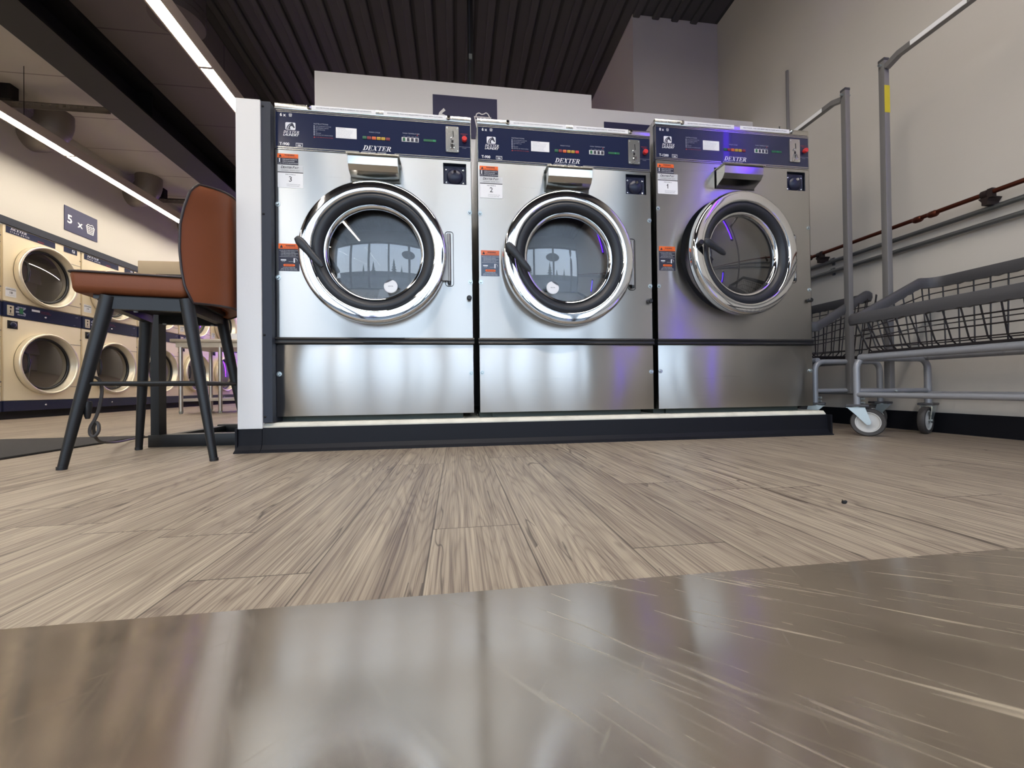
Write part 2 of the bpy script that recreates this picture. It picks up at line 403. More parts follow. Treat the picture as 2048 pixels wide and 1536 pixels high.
        if rim:
            for h in holes:
                P = [(h[0], h[2]), (h[1], h[2]), (h[1], h[3]), (h[0], h[3])]
                for k in range(4):
                    a, b = P[k], P[(k+1) % 4]
                    s.quad((a[0], y, a[1]), (b[0], y, b[1]), (b[0], y+rim, b[1]), (a[0], y+rim, a[1]))
        return s
    def ringplate(s, cx, cz, half, r, y, n=64):
        """square sheet with a round hole"""
        A, B = [], []
        for k in range(n):
            a = 2*PI*k/n; c, q = math.cos(a), math.sin(a); m = max(abs(c), abs(q))
            A.append(s.bm.verts.new((cx+c/m*half, y, cz+q/m*half))); B.append(s.bm.verts.new((cx+c*r, y, cz+q*r)))
        for k in range(n): s.bm.faces.new([A[k], A[(k+1) % n], B[(k+1) % n], B[k]])
        return s
    def text(s, body, x, z, size, y, align='LEFT', shear=0, off=0, space=1, sx=1, mp=None):
        cu = bpy.data.curves.new('t', 'FONT'); cu.body = body; cu.size = size; cu.align_x = align
        cu.shear = shear; cu.offset = off; cu.space_character = space; cu.resolution_u = 2; cu.fill_mode = 'FRONT'
        o = bpy.data.objects.new('t', cu); COL.objects.link(o)
        dg = bpy.context.evaluated_depsgraph_get(); me = o.evaluated_get(dg).to_mesh()
        vs = [s.bm.verts.new((x+v.co.x*sx, y, z+v.co.y) if mp is None else mp(v.co.x, v.co.y)) for v in me.vertices]
        for p in me.polygons:
            try: s.bm.faces.new([vs[i] for i in p.vertices])
            except ValueError: pass
        o.evaluated_get(dg).to_mesh_clear(); bpy.data.objects.remove(o); bpy.data.curves.remove(cu)
        return s
    def build(s, name, mat, parent=None, smooth=True, ang=.6, recalc=False):
        if recalc: bmesh.ops.recalc_face_normals(s.bm, faces=s.bm.faces)
        me = bpy.data.meshes.new(name); s.bm.to_mesh(me); s.bm.free()
        if smooth and len(me.polygons):
            me.polygons.foreach_set('use_smooth', [True]*len(me.polygons)); me.set_sharp_from_angle(angle=ang)
        me.materials.append(mat)
        o = bpy.data.objects.new(name, me); COL.objects.link(o)
        if parent is not None: o.parent = parent
        return o
def tag(o, label=None, cat=None, group=None, kind=None):
    if label: o['label'] = label
    if cat: o['category'] = cat
    if group: o['group'] = group
    if kind: o['kind'] = kind
    return o
def empty(name, loc, rz=0):
    e = bpy.data.objects.new(name, None); e.location = loc; e.rotation_euler = (0, 0, rz); e.empty_display_size = .1
    COL.objects.link(e); return e
def struct(name, mb, mat, label=None, smooth=False):
    o = mb.build(name, mat, smooth=smooth); o['kind'] = 'structure'
    if label: o['label'] = label
    return o
def copy_tree(o, parent=None):
    c = o.copy(); COL.objects.link(c)
    if parent is not None: c.parent = parent
    for ch in [k for k in bpy.data.objects if k.parent == o]: copy_tree(ch, c)
    return c
def arc(cx, cz, r, a0, a1, n=8): return [(cx+r*math.cos(a0+(a1-a0)*i/n), cz+r*math.sin(a0+(a1-a0)*i/n)) for i in range(n+1)]
def rrect(x0, x1, z0, z1, r, n=5):
    return arc(x0+r, z0+r, r, PI, 1.5*PI, n)+arc(x1-r, z0+r, r, 1.5*PI, 2*PI, n)+arc(x1-r, z1-r, r, 0, PI/2, n)+arc(x0+r, z1-r, r, PI/2, PI, n)

# --- slanted serif capitals (for the maker's lettering on the machines)
def serif_caps(mb, word, x, z, h, y, shear=.32, mp=None, sx=1.0):
    T = .20*h; t = .075*h; sr = .07*h
    def put(pts):
        q = [(x0+px*sx+pz*shear*sx, z+pz) for px, pz in pts]
        if mp is None: mb.poly(q, y)
        else: mb.bm.faces.new([mb.bm.verts.new(mp(a, b)) for a, b in q])
    def R(a, b, c, d): put([(a, c), (b, c), (b, d), (a, d)])
    def ringh(cx, cz, ro, ri, rz_o, rz_i, a0, a1, n=10):
        for i in range(n):
            A, B = a0+(a1-a0)*i/n, a0+(a1-a0)*(i+1)/n
            put([(cx+ri*math.cos(A), cz+rz_i*math.sin(A)), (cx+ro*math.cos(A), cz+rz_o*math.sin(A)), (cx+ro*math.cos(B), cz+rz_o*math.sin(B)), (cx+ri*math.cos(B), cz+rz_i*math.sin(B))])
    x0 = x
    for ch in word:
        if ch == 'D':
            R(.12*h, .12*h+T, 0, h); R(0, .45*h, 0, t); R(0, .45*h, h-t, h)
            ringh(.42*h, h/2, .46*h, .46*h-T*1.05, h/2, h/2-t, -PI/2, PI/2, 14); w = .98*h
        elif ch == 'E':
            R(.12*h, .12*h+T, 0, h); R(0, .80*h, 0, t); R(0, .78*h, h-t, h); R(.3*h, .6*h, h*.47, h*.47+t)
            R(.72*h, .80*h, 0, .26*h); R(.70*h, .78*h, .76*h, h); R(.54*h, .61*h, .37*h, .63*h); w = .90*h
        elif ch == 'X':
            put([(.62*h, 0), (.62*h+T*1.25, 0), (.14*h+T*1.25, h), (.14*h, h)]); put([(.10*h, 0), (.10*h+t, 0), (.80*h+t, h), (.80*h, h)])
            R(0, .3*h, 0, t*.8); R(.52*h, .98*h, 0, t*.8); R(.02*h, .46*h, h-t*.8, h); R(.64*h, .98*h, h-t*.8, h); w = 1.02*h
        elif ch == 'T':
            R(.34*h, .34*h+T, 0, h); R(.02*h, .86*h, h-t, h); R(.02*h, .09*h, .72*h, h); R(.79*h, .86*h, .72*h, h); R(.2*h, .68*h, 0, t); w = .92*h
        elif ch == 'R':
            R(.12*h, .12*h+T, 0, h); R(0, .42*h, 0, t); R(0, .48*h, h-t, h); R(.3*h, .5*h, .46*h, .46*h+t)
            ringh(.46*h, .73*h, .34*h, .34*h-T, .27*h, .27*h-t, -PI/2, PI/2, 10)
            put([(.66*h, 0), (.66*h+T*1.2, 0), (.42*h+T*1.1, .48*h), (.42*h, .48*h)]); R(.66*h, 1.0*h, 0, t); w = 1.0*h
        x0 += w*sx
    return x0
def basket_icon(mb, cx, cz, h, y, mp=None, body=True):
    """line drawing of a full laundry basket"""
    lw = h*.045
    def seg(a, b, w=lw):
        ax, az = a; bx, bz = b; d = math.hypot(bx-ax, bz-az) or 1; nx, nz = -(bz-az)/d*w/2, (bx-ax)/d*w/2
        q = [(cx+ax*h-nx, cz+az*h-nz), (cx+bx*h-nx, cz+bz*h-nz), (cx+bx*h+nx, cz+bz*h+nz), (cx+ax*h+nx, cz+az*h+nz)]
        if mp is None: mb.poly(q, y)
        else: mb.bm.faces.new([mb.bm.verts.new(mp(*p)) for p in q])
    seg((-.50, .22), (.50, .22), lw*1.5); seg((-.46, .20), (-.32, -.5), lw*1.3); seg((.46, .20), (.32, -.5), lw*1.3); seg((-.33, -.5), (.33, -.5), lw*1.3)
    for k in (.04, -.14, -.32):
        f = (.22-k)/.72; w = .46-.14*f; seg((-w, k), (w, k))
    for k in (-.25, -.08, .08, .25): seg((k*1.25, .22), (k*.92, -.5))
    top = [(-.40, .22), (-.34, .40), (-.20, .46), (-.05, .38), (.08, .42), (.20, .50), (.32, .42), (.42, .22)]
    for a, b in zip(top, top[1:]): seg(a, b, lw*1.3)
def horse_badge(bg, fg, x0, z0, w, h, y):
    """white rounded square with a dark arched-neck horse head"""
    bg.poly(rrect(x0, x0+w, z0, z0+h, w*.12), y)
    P = lambda u, v: (x0+u*w, z0+v*h)
    out = [(.10, .04), (.14, .30), (.24, .58), (.42, .80), (.62, .90), (.70, .98), (.73, .88), (.80, .78), (.86, .56), (.94, .36), (.90, .26), (.80, .28), (.72, .42), (.62, .46), (.60, .30), (.66, .04)]
    c = (.45, .45)
    inn = [(.22, .04), (.27, .32), (.38, .54), (.52, .62), (.50, .40), (.50, .04)]
    # neck outline as bands between outer and inner curve
    o_ = out[:5]; i_ = [(.20, .04), (.24, .28), (.33, .52), (.46, .70), (.60, .78)]
    for k in range(4): fg.poly([P(*o_[k]), P(*i_[k]), P(*i_[k+1]), P(*o_[k+1])][::1], y-.0006)
    fg.poly([P(*p) for p in [(.60, .78), (.60, .92), (.70, .98), (.73, .88), (.80, .78), (.86, .56), (.94, .36), (.90, .26), (.80, .28), (.72, .44), (.62, .52)]], y-.0006)
    fg.poly([P(*p) for p in [(.28, .04), (.52, .04), (.46, .26), (.50, .46), (.62, .52), (.60, .78), (.47, .66), (.36, .46), (.30, .26)]], y-.0006)

# ------------------------------------------------------------------ camera
F = 811.9
Rm = [[0.9908, -0.1350, -0.0122], [0.0111, -0.0093, 0.9999], [0.1352, 0.9908, 0.0077]]
yaw, pitch, roll = -0.1356, 0.0076, -0.0122
f_ = Vector((-math.sin(yaw)*math.cos(pitch), math.cos(yaw)*math.cos(pitch), math.sin(pitch)))
r_ = Vector((math.cos(yaw), math.sin(yaw), 0)); u_ = r_.cross(f_)
rr = r_*math.cos(roll)+u_*math.sin(roll); uu = u_*math.cos(roll)-r_*math.sin(roll)
cam = bpy.data.cameras.new('camera'); co = bpy.data.objects.new('camera', cam); COL.objects.link(co)
co.matrix_world = Matrix(((rr.x, uu.x, -f_.x, 0), (rr.y, uu.y, -f_.y, 0), (rr.z, uu.z, -f_.z, .2643), (0, 0, 0, 1)))
cam.sensor_width = 36; cam.lens = F/2048*36; cam.dof.use_dof = True; cam.dof.focus_distance = 2.0; cam.dof.aperture_fstop = 56; cam.clip_start = .01; cam.clip_end = 300
sc.camera = co

# ------------------------------------------------------------------ setting
XW, XL = 2.5, -4.45           # wall faces
YF, YB = -2.1, 10.6
struct('floor', MB().box(XL-.6, XW+.2, YF-.15, YB+.2, -.1, 0), M_FLOOR)
struct('wall_right', MB().box(XW, XW+.15, YF-.15, YB+.2, 0, 3.9), M_WALLR)
# wall over and around the dryers: flush with their fronts
struct('wall_left', MB().box(XL-.15, XL, YF-.15, YB, 2.025, 3.5), M_WALLL)
struct('wall_left_lower', MB().box(XL-.15, XL, YF-.15, 3.79, 0, 2.03).box(XL-.15, XL, 9.83, YB, 0, 2.03).box(XL-1.3, XL-1.15, 3.7, 9.9, 0, 2.2), M_WALLL)
struct('trim_1', MB().box(XL-.02, XL+.012, 3.3, 10.5, 1.955, 2.03), M_STRIPTRIM)
struct('wall_back', MB().box(XL-.6, XW+.2, YB, YB+.15, 0, 3.9), M_WALLL)
struct('ceiling', MB().box(-2.25, XW+.2, YF-.15, YB+.2, 3.7, 3.85), M_DECK)
struct('ceiling_ribs', (lambda m: [m.box(x, x+.07, YF, YB, 3.672, 3.70, .012) for x in [(-2.15+.19*k) for k in range(24)]] and m)(MB()), M_DECK)
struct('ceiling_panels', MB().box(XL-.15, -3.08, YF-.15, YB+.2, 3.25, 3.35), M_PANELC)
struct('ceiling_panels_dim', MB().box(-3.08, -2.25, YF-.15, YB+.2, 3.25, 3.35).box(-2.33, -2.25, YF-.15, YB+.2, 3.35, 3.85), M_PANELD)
# boxed-out corner beyond the washers
struct('wall_column', MB().box(1.65, XW, 3.54, YB, 2.0, 3.70), M_WALLR)
# bulkhead behind the machines: high part and lower part
struct('wall_bulkhead', MB().box(-1.0, 1.09, 3.10, 3.24, 0, 2.585), M_WHITE)
struct('wall_bulkhead_low', MB().box(1.09, XW, 3.10, 3.24, 0, 2.478), M_WHITE)
# end partition beside the first machine
struct('wall_partition', MB().box(-.918, -.820, 1.855, 3.10, .10, 1.508, .002), M_PART)
struct('trim_2', MB().box(-.820, -.782, 1.862, 3.0, .125, 1.506), M_STRIPTRIM)
t = MB()
for z in (1.485, 1.02, .5, .15): t.sphere((-.812, 1.861, z), .005, sy=.6, u=10, v=6)
t.build('trim_screws', M_DARK)['kind'] = 'structure'
# concrete pad with black cove base
t = MB(); t.extr([(1.868, 0), (3.1, 0), (3.1, .122), (1.882, .122), (1.868, .108)], 'X', -.82, 1.895)
struct('floor_pad', t, M_CONC, 'concrete pad under the washers')
cove = [(1.866, 0), (1.866, .103), (1.860, .103), (1.857, .03), (1.845, .012), (1.832, .003), (1.832, 0)]
struct('baseboard_front', MB().extr(cove, 'X', -.822, 1.905), M_COVE)
t = MB(); t.extr(cove, 'X', -.925, -.824)
t.box(-.926, -.918, 1.85, 3.1, 0, .103); t.box(1.895, 1.905, 1.84, 3.1, 0, .103)
struct('baseboard_end', t, M_COVE)
struct('baseboard_right', MB().box(XW-.012, XW, YF, YB, 0, .104), M_COVE)
# storefront behind the camera
wx = [-3.71, -2.56, -1.41, -.29, .88, 2.02, 2.5]
t = MB()
for x in wx: t.box(x-.052, x+.052, YF-.06, YF+.06, 0, 2.78)
t.box(-3.75, 2.5, YF-.06, YF+.06, 2.72, 2.80).box(-3.75, 2.5, YF-.06, YF+.06, 0, .10)
win = struct('window_1', t, M_FRAME)
pn = MB().box(-3.71, 2.5, YF-.006, YF+.006, .1, 2.72).build('pane', M_PANE, win, smooth=False)
struct('wall_front', MB().box(XL-.15, -3.75, YF-.12, YF, 0, 3.9), M_WALLL)
struct('wall_front_upper', MB().box(-3.75, XW+.2, YF-.12, YF, 2.80, 3.9), pbr('taupe_paint', (112, 108, 102), .7))
# outside
struct('ground_outside', MB().box(-60, 60, -90, YF-.12, -.12, -.02), M_ASPH)
for i, (x, y, h) in enumerate([(-9, -42, 9), (3, -46, 12), (7.5, -44, 7), (14, -50, 8), (-17, -48, 8)]):
    tr = empty('conifer_tree', (x, y, -.02))
    tag(tr, ['short dark conifer across the car park, second in the row', 'tallest dark conifer across the car park', 'slim dark conifer beside the tallest one across the car park', 'dark conifer at one end of the row across the car park', 'dark conifer at the other end of the row across the car park'][i], 'tree', 'conifers across the car park')
    m = MB()
    for k in range(6):
        z0 = h*(.12+.14*k); rad = h*.22*(1-k/6.5)
        m.lathe([(0.01, z0+h*.24), (rad*.5, z0+h*.08), (rad, z0)], (0, 0, 0), 12, 'Z')
    m.build('foliage', M_LEAF, tr); MB().tube([(0, 0, 0), (0, 0, h*.3)], [h*.03, h*.02], 8).build('trunk', M_BARK, tr)
bl = empty('shop_building', (-5, -62, -.02)); tag(bl, 'long low dark building across the car park', 'building')
MB().box(-40, 40, -2, 2, 0, 4.2).build('wall', pbr('far_building', (90, 92, 96), .9), bl, smooth=False)
MB().box(-40.5, 40.5, -2.5, 2.5, 4.2, 4.6).build('roof', pbr('far_roof', (60, 58, 58), .9), bl, smooth=False)
sg = tag(MB().disc(.40, (.84, YF+.02, 2.10), 40, rz=.27).lathe([(.40, .0), (.40, -.008)], (.84, YF+.02, 2.1), 3).build('window_decal', M_DECAL), 'dark oval sign fixed inside the shop window behind the camera', 'sign')

# ------------------------------------------------------------------ washers
PADZ = .122
def make_washer(x, n, size, model, up, ajar, label, labels_side=0):
    W = .86
    e = empty('washing_machine', (x, 1.90, PADZ)); tag(e, label, 'washing machine', 'front-load washers on the pad')
    Z = lambda z: z-PADZ
    zt, zb = 1.53+up, .147
    D = 1.12
    cx, cz = .425, .870+up*.85
    # body
    b = MB().box(.002, W-.002, .025, D, Z(zb), Z(zt)); b.build('cabinet', M_STEELT, e, smooth=False)
    MB().box(.06, W-.05, .045, D-.05, 0, Z(zb)-.0).box(.0, .10, .06, .2, 0, Z(zb)).build('base_frame', M_BASE, e, smooth=False)
    # steel cap over the panel
    ct = MB().box(0, W, -.002, .03, Z(1.503+up), Z(zt), .003); top = ct.build('top_trim', M_STEELT, e)
    for k, (a0, a1, s) in enumerate([(.155, .43, 'AJOUTER POUDRE, CAPSULES ET PERLES À L\'INTÉRIEUR AVEC VOS VÊTEMENTS'), (.465, .745, 'ADD POWDER, PODS AND BEADS DIRECTLY INSIDE WITH CLOTHING')]):
        st = MB().box(a0, a1, -.0035, -.001, Z(1.508+up), Z(1.5275+up)).build('instruction_strip', M_LABEL, top, smooth=False)
        MB().text(s, (a0+a1)/2, Z(1.5145+up), .0085 if k == 0 else .0096, -.0042, 'CENTER', space=1.02, sx=.80 if k else .78).build('lettering', M_TXTN, st, smooth=False)
    for lx in (.145, .757):
        MB().lathe([(.0, -.012), (.006, -.012), (.009, -.009), (.010, 0)], (lx, -.001, Z(1.517+up)), 20).box(lx-.0018, lx+.0018, -.0135, -.011, Z(1.512+up), Z(1.522+up)).build('panel_lock', M_CHROME, top)
    # control panel
    pz0, pz1 = 1.326+up, 1.501+up
    cp = MB().box(.004, W-.004, -.001, .03, Z(pz0), Z(pz1)).build('control_panel', M_NAVY, e, smooth=False)
    lines = MB()
    for zz in (pz1-.004, pz1-.011): lines.rect(.006, W-.006, Z(zz), Z(zz+.0035), -.0018)
    for (a, c) in ((.006, .355), (.512, W-.006)):
        lines.rect(a, c, Z(pz0+.007), Z(pz0+.011), -.0018)
    lines.rect(.006, W-.006, Z(pz0-.001), Z(pz0+.003), -.0018); lines.rect(0, .004, Z(pz0), Z(pz1), -.0018); lines.rect(W-.004, W, Z(pz0), Z(pz1), -.0018)
    lines.build('trim_line', M_STEELT, cp, smooth=False)
    wt = MB(); y = -.0022
    wt.text('%d x' % size, .022, Z(1.471+up), .019, y, off=.0004)
    basket_icon(wt, .066, Z(1.478+up), .014, y)
    bg, fg = MB(), MB(); horse_badge(bg, fg, .045, Z(1.412+up), .042, .033, y)
    bg.build('logo_badge', M_TXTW, cp, smooth=False); fg.build('logo_figure', M_NAVYD, cp, smooth=False)
    serif_caps(wt, 'DEXTER', .036, Z(1.397+up), .0115, y, .30)
    wt.text('LAUNDRY', .035, Z(1.385+up), .0145, y, shear=.3, off=.0003, space=.92)
    wt.text(model, .020, Z(1.343+up), .017, y, off=.0005)
    # made-in box
    for q in ((.088, .117, 1.340, 1.3415), (.088, .117, 1.3545, 1.356), (.088, .0895, 1.340, 1.356), (.1155, .117, 1.340, 1.356)): wt.rect(q[0], q[1], Z(q[2]+up), Z(q[3]+up), y)
    wt.text('MADE IN', .1025, Z(1.3495+up), .0055, y, 'CENTER'); wt.text('USA', .1025, Z(1.3425+up), .008, y, 'CENTER', off=.0003)
    xe = serif_caps(wt, 'DEXTER', .372, Z(1.3435+up), .0215, y, .34)
    wt.text('COMMERCIAL WASHER', .366, Z(1.3325+up), .0088, y, shear=.25, space=1.22)
    wt.build('lettering', M_TXTW, cp, smooth=False)
    dim = MB()
    dim.text('INSTRUCTIONS', .163, Z(1.4435+up), .0088, y)
    for k, s in enumerate(['LOAD CLOTHES AND CLOSE DOOR', 'ADD DETERGENT, CLOSE TOP', 'SELECT WASH CYCLE', 'PAY', 'PRESS START', 'ADDITIONAL TEXT APPEARS IN DISPLAY'][:6]):
        dim.text(s, .171, Z(1.4345-.0078*k+up), .0056, y, sx=.72); dim.rect(.163, .1675, Z(1.434-.0078*k+up), Z(1.4395-.0078*k+up), y)
    dim.text('WASH CYCLE', .400, Z(1.424+up), .0078, y); dim.text('WASH TEMPERATURE', .548, Z(1.430+up), .0078, y)
    for k, s in enumerate(['HOT', 'WARM', 'COLD', 'BRIGHT']): dim.text(s, .556+.0187*k, Z(1.4175+up), .0048, y, 'CENTER')
    dim.text('TURN KNOB CLOCKWISE', .828, Z(1.386+up), .0045, y, 'CENTER'); dim.text('TO RESET', .828, Z(1.380+up), .0045, y, 'CENTER')
    dim.build('small_print', M_TXTDIM, cp, smooth=False)
    rd = MB(); rd.text('DO NOT OPEN DOOR UNTIL CYCLE ENDS', .172, Z(1.3855+up), .0056, y, sx=.68); rd.poly([(.162, Z(1.384+up)), (.170, Z(1.384+up)), (.166, Z(1.3915+up))], y)
    rd.text('EMERGENCY', .828, Z(1.446+up), .0058, y, 'CENTER'); rd.text('STOP', .828, Z(1.4385+up), .0068, y, 'CENTER')
    rd.rect(.612, .616, Z(1.4245+up), Z(1.430+up), y); rd.build('red_print', M_TXTR, cp, smooth=False)
    sh = MB().box(.257, .346, -.0022, -.0008, Z(1.3905+up), Z(1.438+up)).build('instruction_sheet', M_LABEL, cp, smooth=False)
    sp = MB(); sp.text('INSTRUCTIONS', .262, Z(1.431+up), .0052, -.0028)
    for k, s in enumerate(['1. Place clothes in washer and close door.', '2. Add powder, pods and beads inside.', '3. Select wash cycle and temperature.', '4. Pay with coins or with the app.', '5. Press start to begin the wash.', 'Display shows the time remaining.']): sp.text(s, .262, Z(1.425-.0062*k+up), .0043, -.0028)
    sp.build('lettering', M_TXTDIM, sh, smooth=False)
    for k, (a, m) in enumerate([(.372, M_GREEN), (.392, M_RDD), (.413, M_ORB), (.434, M_YEL), (.454, M_YEL), (.475, M_RED if n == 2 else M_RDD)]):
        bt = MB().box(a, a+.017, -.004, 0, Z(1.3935+up), Z(1.4065+up), .0015).build('cycle_button', m, cp)
        MB().text(['START', 'STOP', 'HEAVY', 'NORMAL', 'PERM', 'DELI'][k], a+.0085, Z(1.3985+up), .0042, -.0045, 'CENTER').build('lettering', M_TXTN, bt, smooth=False)
    kp = MB().box(.544, .620, -.003, 0, Z(1.394+up), Z(1.4145+up), .0012).build('temperature_keypad', M_LABELG, cp)
    for k in range(4): MB().box(.5485+.0187*k, .5605+.0187*k, -.0042, -.002, Z(1.3965+up), Z(1.412+up), .001).build('key', M_GREEN if k == 0 else M_LABELN, kp)
    ds = MB().box(.642, .699, -.0025, 0, Z(1.402+up), Z(1.412+up)).build('display', M_GREEN, cp, smooth=False)
    MB().text({3: '03', 2: '4', 1: '6'}[n], .696 if n == 3 else .68, Z(1.4032+up), .011, -.003, 'RIGHT', off=.0003).build('digits', M_GREENL, ds, smooth=False)
    # coin plate
    cpz = 1.358+up
    pl = MB().prism(rrect(.743, .803, Z(cpz), Z(cpz+.120), .005), -.006, 0).build('coin_plate', M_STEELT, cp)
    c2 = MB(); c2.poly([(.775, Z(cpz+.098)), (.7785, Z(cpz+.098)), (.7805, Z(cpz+.070)), (.777, Z(cpz+.070))], -.0066)
    c2.rect(.769, .778, Z(cpz+.043), Z(cpz+.056), -.0066); c2.rect(.769, .778, Z(cpz+.022), Z(cpz+.038), -.0066); c2.build('coin_slot', M_DARK, pl, smooth=False)
    MB().tube([(.7665, -.007, Z(cpz+.040)), (.7665, -.018, Z(cpz+.012)), (.773, -.019, Z(cpz+.008)), (.781, -.018, Z(cpz+.012)), (.781, -.007, Z(cpz+.040))], .0018, 8).sphere((.7675, -.008, Z(cpz+.063)), .0055, u=12, v=8).build('coin_return', M_CHROME, pl)
    sc4 = MB()
    for a in (.750, .797):
        for c in (.007, .112): sc4.sphere((a, -.0062, Z(cpz+c)), .0026, sy=.5, u=10, v=6)
    sc4.build('screw', M_ZINC, pl)
    MB().lathe([(0, -.020), (.010, -.020), (.0125, -.015), (.0115, -.006), (.008, 0)], (.829, -.001, Z(1.418+up)), 24).build('stop_button', M_RED, cp)
    # front sheet with cut-outs for the coin vault and the dispenser, round door hole
    zf0, zf1 = .496, pz0-.003
    vx0, vx1, vz0, vz1 = .730, .836, 1.211+up, 1.309+up
    hx0, hx1, hz0, hz1 = .318, .540, 1.196+up, 1.304+up
    half = .318
    fp = MB().holed(0, W, Z(zf0), Z(zf1), 0, [(vx0, vx1, Z(vz0), Z(vz1)), (hx0, hx1, Z(max(hz0, cz+half+.001)), Z(hz1)), (cx-half, cx+half, Z(cz-half), Z(cz+half))], .028)
    fp.ringplate(cx, Z(cz), half, .298, 0)
    fp.box(0, .002, 0, .028, Z(zf0), Z(zf1)).box(W-.002, W, 0, .028, Z(zf0), Z(zf1))
    fpo = fp.build('front_panel', M_STEEL, e, smooth=False)
    lp = MB().box(.0, W, 0, .028, Z(zb), Z(.464), .0015).build('lower_panel', M_STEEL, e)
    MB().extr([(0.03, Z(.465)), (.03, Z(.495)), (-.006, Z(.495)), (-.010, Z(.488)), (-.006, Z(.482)), (-.006, Z(.476)), (-.010, Z(.470)), (-.006, Z(.465))], 'X', -.004, W+.004).build('trim_strip', M_BLACK, e)
    # raised hinge pad pressed in the sheet
    hp = MB(); pts = rrect(.735, .772, Z(cz-.135), Z(cz+.118), .012)
    hp.tube([(p[0], -.0005, p[1]) for p in pts], .0016, 6, closed=True); hp.build('hinge_recess_edge', M_DARK, fpo)
    # bolts
    for (bx, bz) in ((.010, 1.081+up), (.010, .758), (W-.010, 1.083), (W-.010, .757), (.011, .334), (W-.011, .332)):
        MB().lathe([(0, -.008), (.0045, -.008), (.0058, -.006), (.0058, -.002), (.0105, -.002), (.0105, 0)], (bx, 0, Z(bz)), 16).build('bolt', M_ZINC, e)
    MB().lathe([(0, -.022), (.008, -.022), (.0115, -.018), (.0115, -.010), (.0085, -.008), (.0085, 0)], (W-.017, 0, Z(.680+up*.3)), 20).build('door_release', M_BLACK, e)
    # coin vault: navy recess with a domed lock cover
    v = MB().box(vx0-.001, vx1+.001, .024, .034, Z(vz0), Z(vz1)).box(vx0+.004, vx1-.004, .012, .026, Z(vz0+.004), Z(vz1-.008)).build('coin_vault', M_NAVYD, e, smooth=False)
    MB().sphere(((vx0+vx1)/2, .012, Z((vz0+vz1)/2-.008)), .038, sy=.55, u=28, v=16).build('vault_dome', M_NAVYD, v)
    MB().lathe([(.0, -.004), (.006, -.004), (.0075, 0)], ((vx0+vx1)/2, -.0095, Z((vz0+vz1)/2+.005)), 16).build('lock_cylinder', M_CHROME, v)
    s4 = MB()
    for a in (vx0+.014, vx1-.014):
        for c in (vz0+.012, vz1-.026): s4.sphere((a, .011, Z(c)), .005, sy=.6, u=10, v=6)
    s4.build('screw', M_CHROME, v)
    # detergent dispenser
    MB().box(hx0, hx1, .0265, .03, Z(hz0), Z(hz1)).build('dispenser_recess', M_DARK, e, smooth=False)
    zz = lambda q: Z(q+up)
    prof = [(.026, zz(1.288)), (-.070, zz(1.2865)), (-.074, zz(1.276)), (-.071, zz(1.242)), (-.055, zz(1.222)), (.026, zz(1.190))]
    dp = MB().extr(prof, 'X', hx0+.006, hx1-.006).build('dispenser', pbr('dispenser_steel', (186, 184, 178), .14, 1), e, smooth=False)
    lid = MB().extr([(.0, zz(1.292)), (-.078, zz(1.2895)), (-.081, zz(1.282)), (-.076, zz(1.281)), (-.076, zz(1.2855)), (.0, zz(1.288))], 'X', hx0-.001, hx1+.001).build('lid', M_STEELT, dp, smooth=False)
    hg = MB().tube([(hx0+.01, -.004, zz(1.299)), (hx1-.01, -.004, zz(1.299))], .0045, 10)
    hg.build('hinge', M_ZINC, dp)
    # labels
    y = -.0012
    w1 = MB().box(.010, .097, -.001, 0, Z(1.2575+up), Z(1.3055+up)).build('warning_label', M_LABELN, fpo, smooth=False)
    MB().rect(.010, .097, Z(1.287+up), Z(1.3055+up), y).build('band', M_ORANGE, w1, smooth=False)
    q = MB().text('WARNING', .061, Z(1.2965+up), .0085, y-.0006, 'CENTER', off=.0003).text('RISK OF SERIOUS INJURY', .061, Z(1.2895+up), .0052, y-.0006, 'CENTER')
    q.poly([(.016, Z(1.2905+up)), (.029, Z(1.2905+up)), (.0225, Z(1.302+up))], y-.0006).build('dark_lettering', M_TXTK, w1, smooth=False)
    q = MB()
    for k, s in enumerate(['NEVER ALLOW CHILDREN TO', 'OPERATE THIS MACHINE', 'PLAY IN OR AROUND MACHINE']): q.text(s, .031, Z(1.2785-.0082*k+up), .0056, y, sx=.80)
    # crossed-out figure
    q.disc(.003, (.0195, y, Z(1.281+up)), 10); q.poly([(.017, Z(1.268+up)), (.022, Z(1.268+up)), (.021, Z(1.278+up)), (.018, Z(1.278+up))], y); q.text('NO KIDS', .0195, Z(1.261+up), .0038, y, 'CENTER')
    q.build('lettering', M_TXTW, w1, smooth=False)
    pa = MB().prism(rrect(.011, .117, Z(1.155+up), Z(1.2555+up), .004), -.001, 0).build('payment_label', M_LABEL, fpo, smooth=False)
    MB().rect(.011, .117, Z(1.2255+up), Z(1.2555+up), y).build('header', M_LABELG, pa, smooth=False)
    q = MB().text('D', .024, Z(1.2405+up), .0155, y-.0006, shear=.25, off=.0002).text('EXTER', .0345, Z(1.2405+up), .0120, y-.0006, shear=.25, off=.0002).text('P', .072, Z(1.2405+up), .0155, y-.0006, shear=.25, off=.0002).text('AY', .0815, Z(1.2405+up), .0125, y-.0006, shear=.25, off=.0002)
    q.text('LAUNDRY MADE EASY', .064, Z(1.230+up), .0066, y-.0006, 'CENTER', space=1.2)
    q.rect(.011, .117, Z(1.2215+up), Z(1.2252+up), y)
    q.text(str(n), .064, Z(1.183+up), .033, y, 'CENTER', off=.0002)
    if n == 1: q.poly([(.0640, Z(1.2035+up)), (.0575, Z(1.1985+up)), (.0575, Z(1.1955+up)), (.0640, Z(1.1995+up))][::-1], y)
    q.build('lettering', M_TXTK, pa, smooth=False)
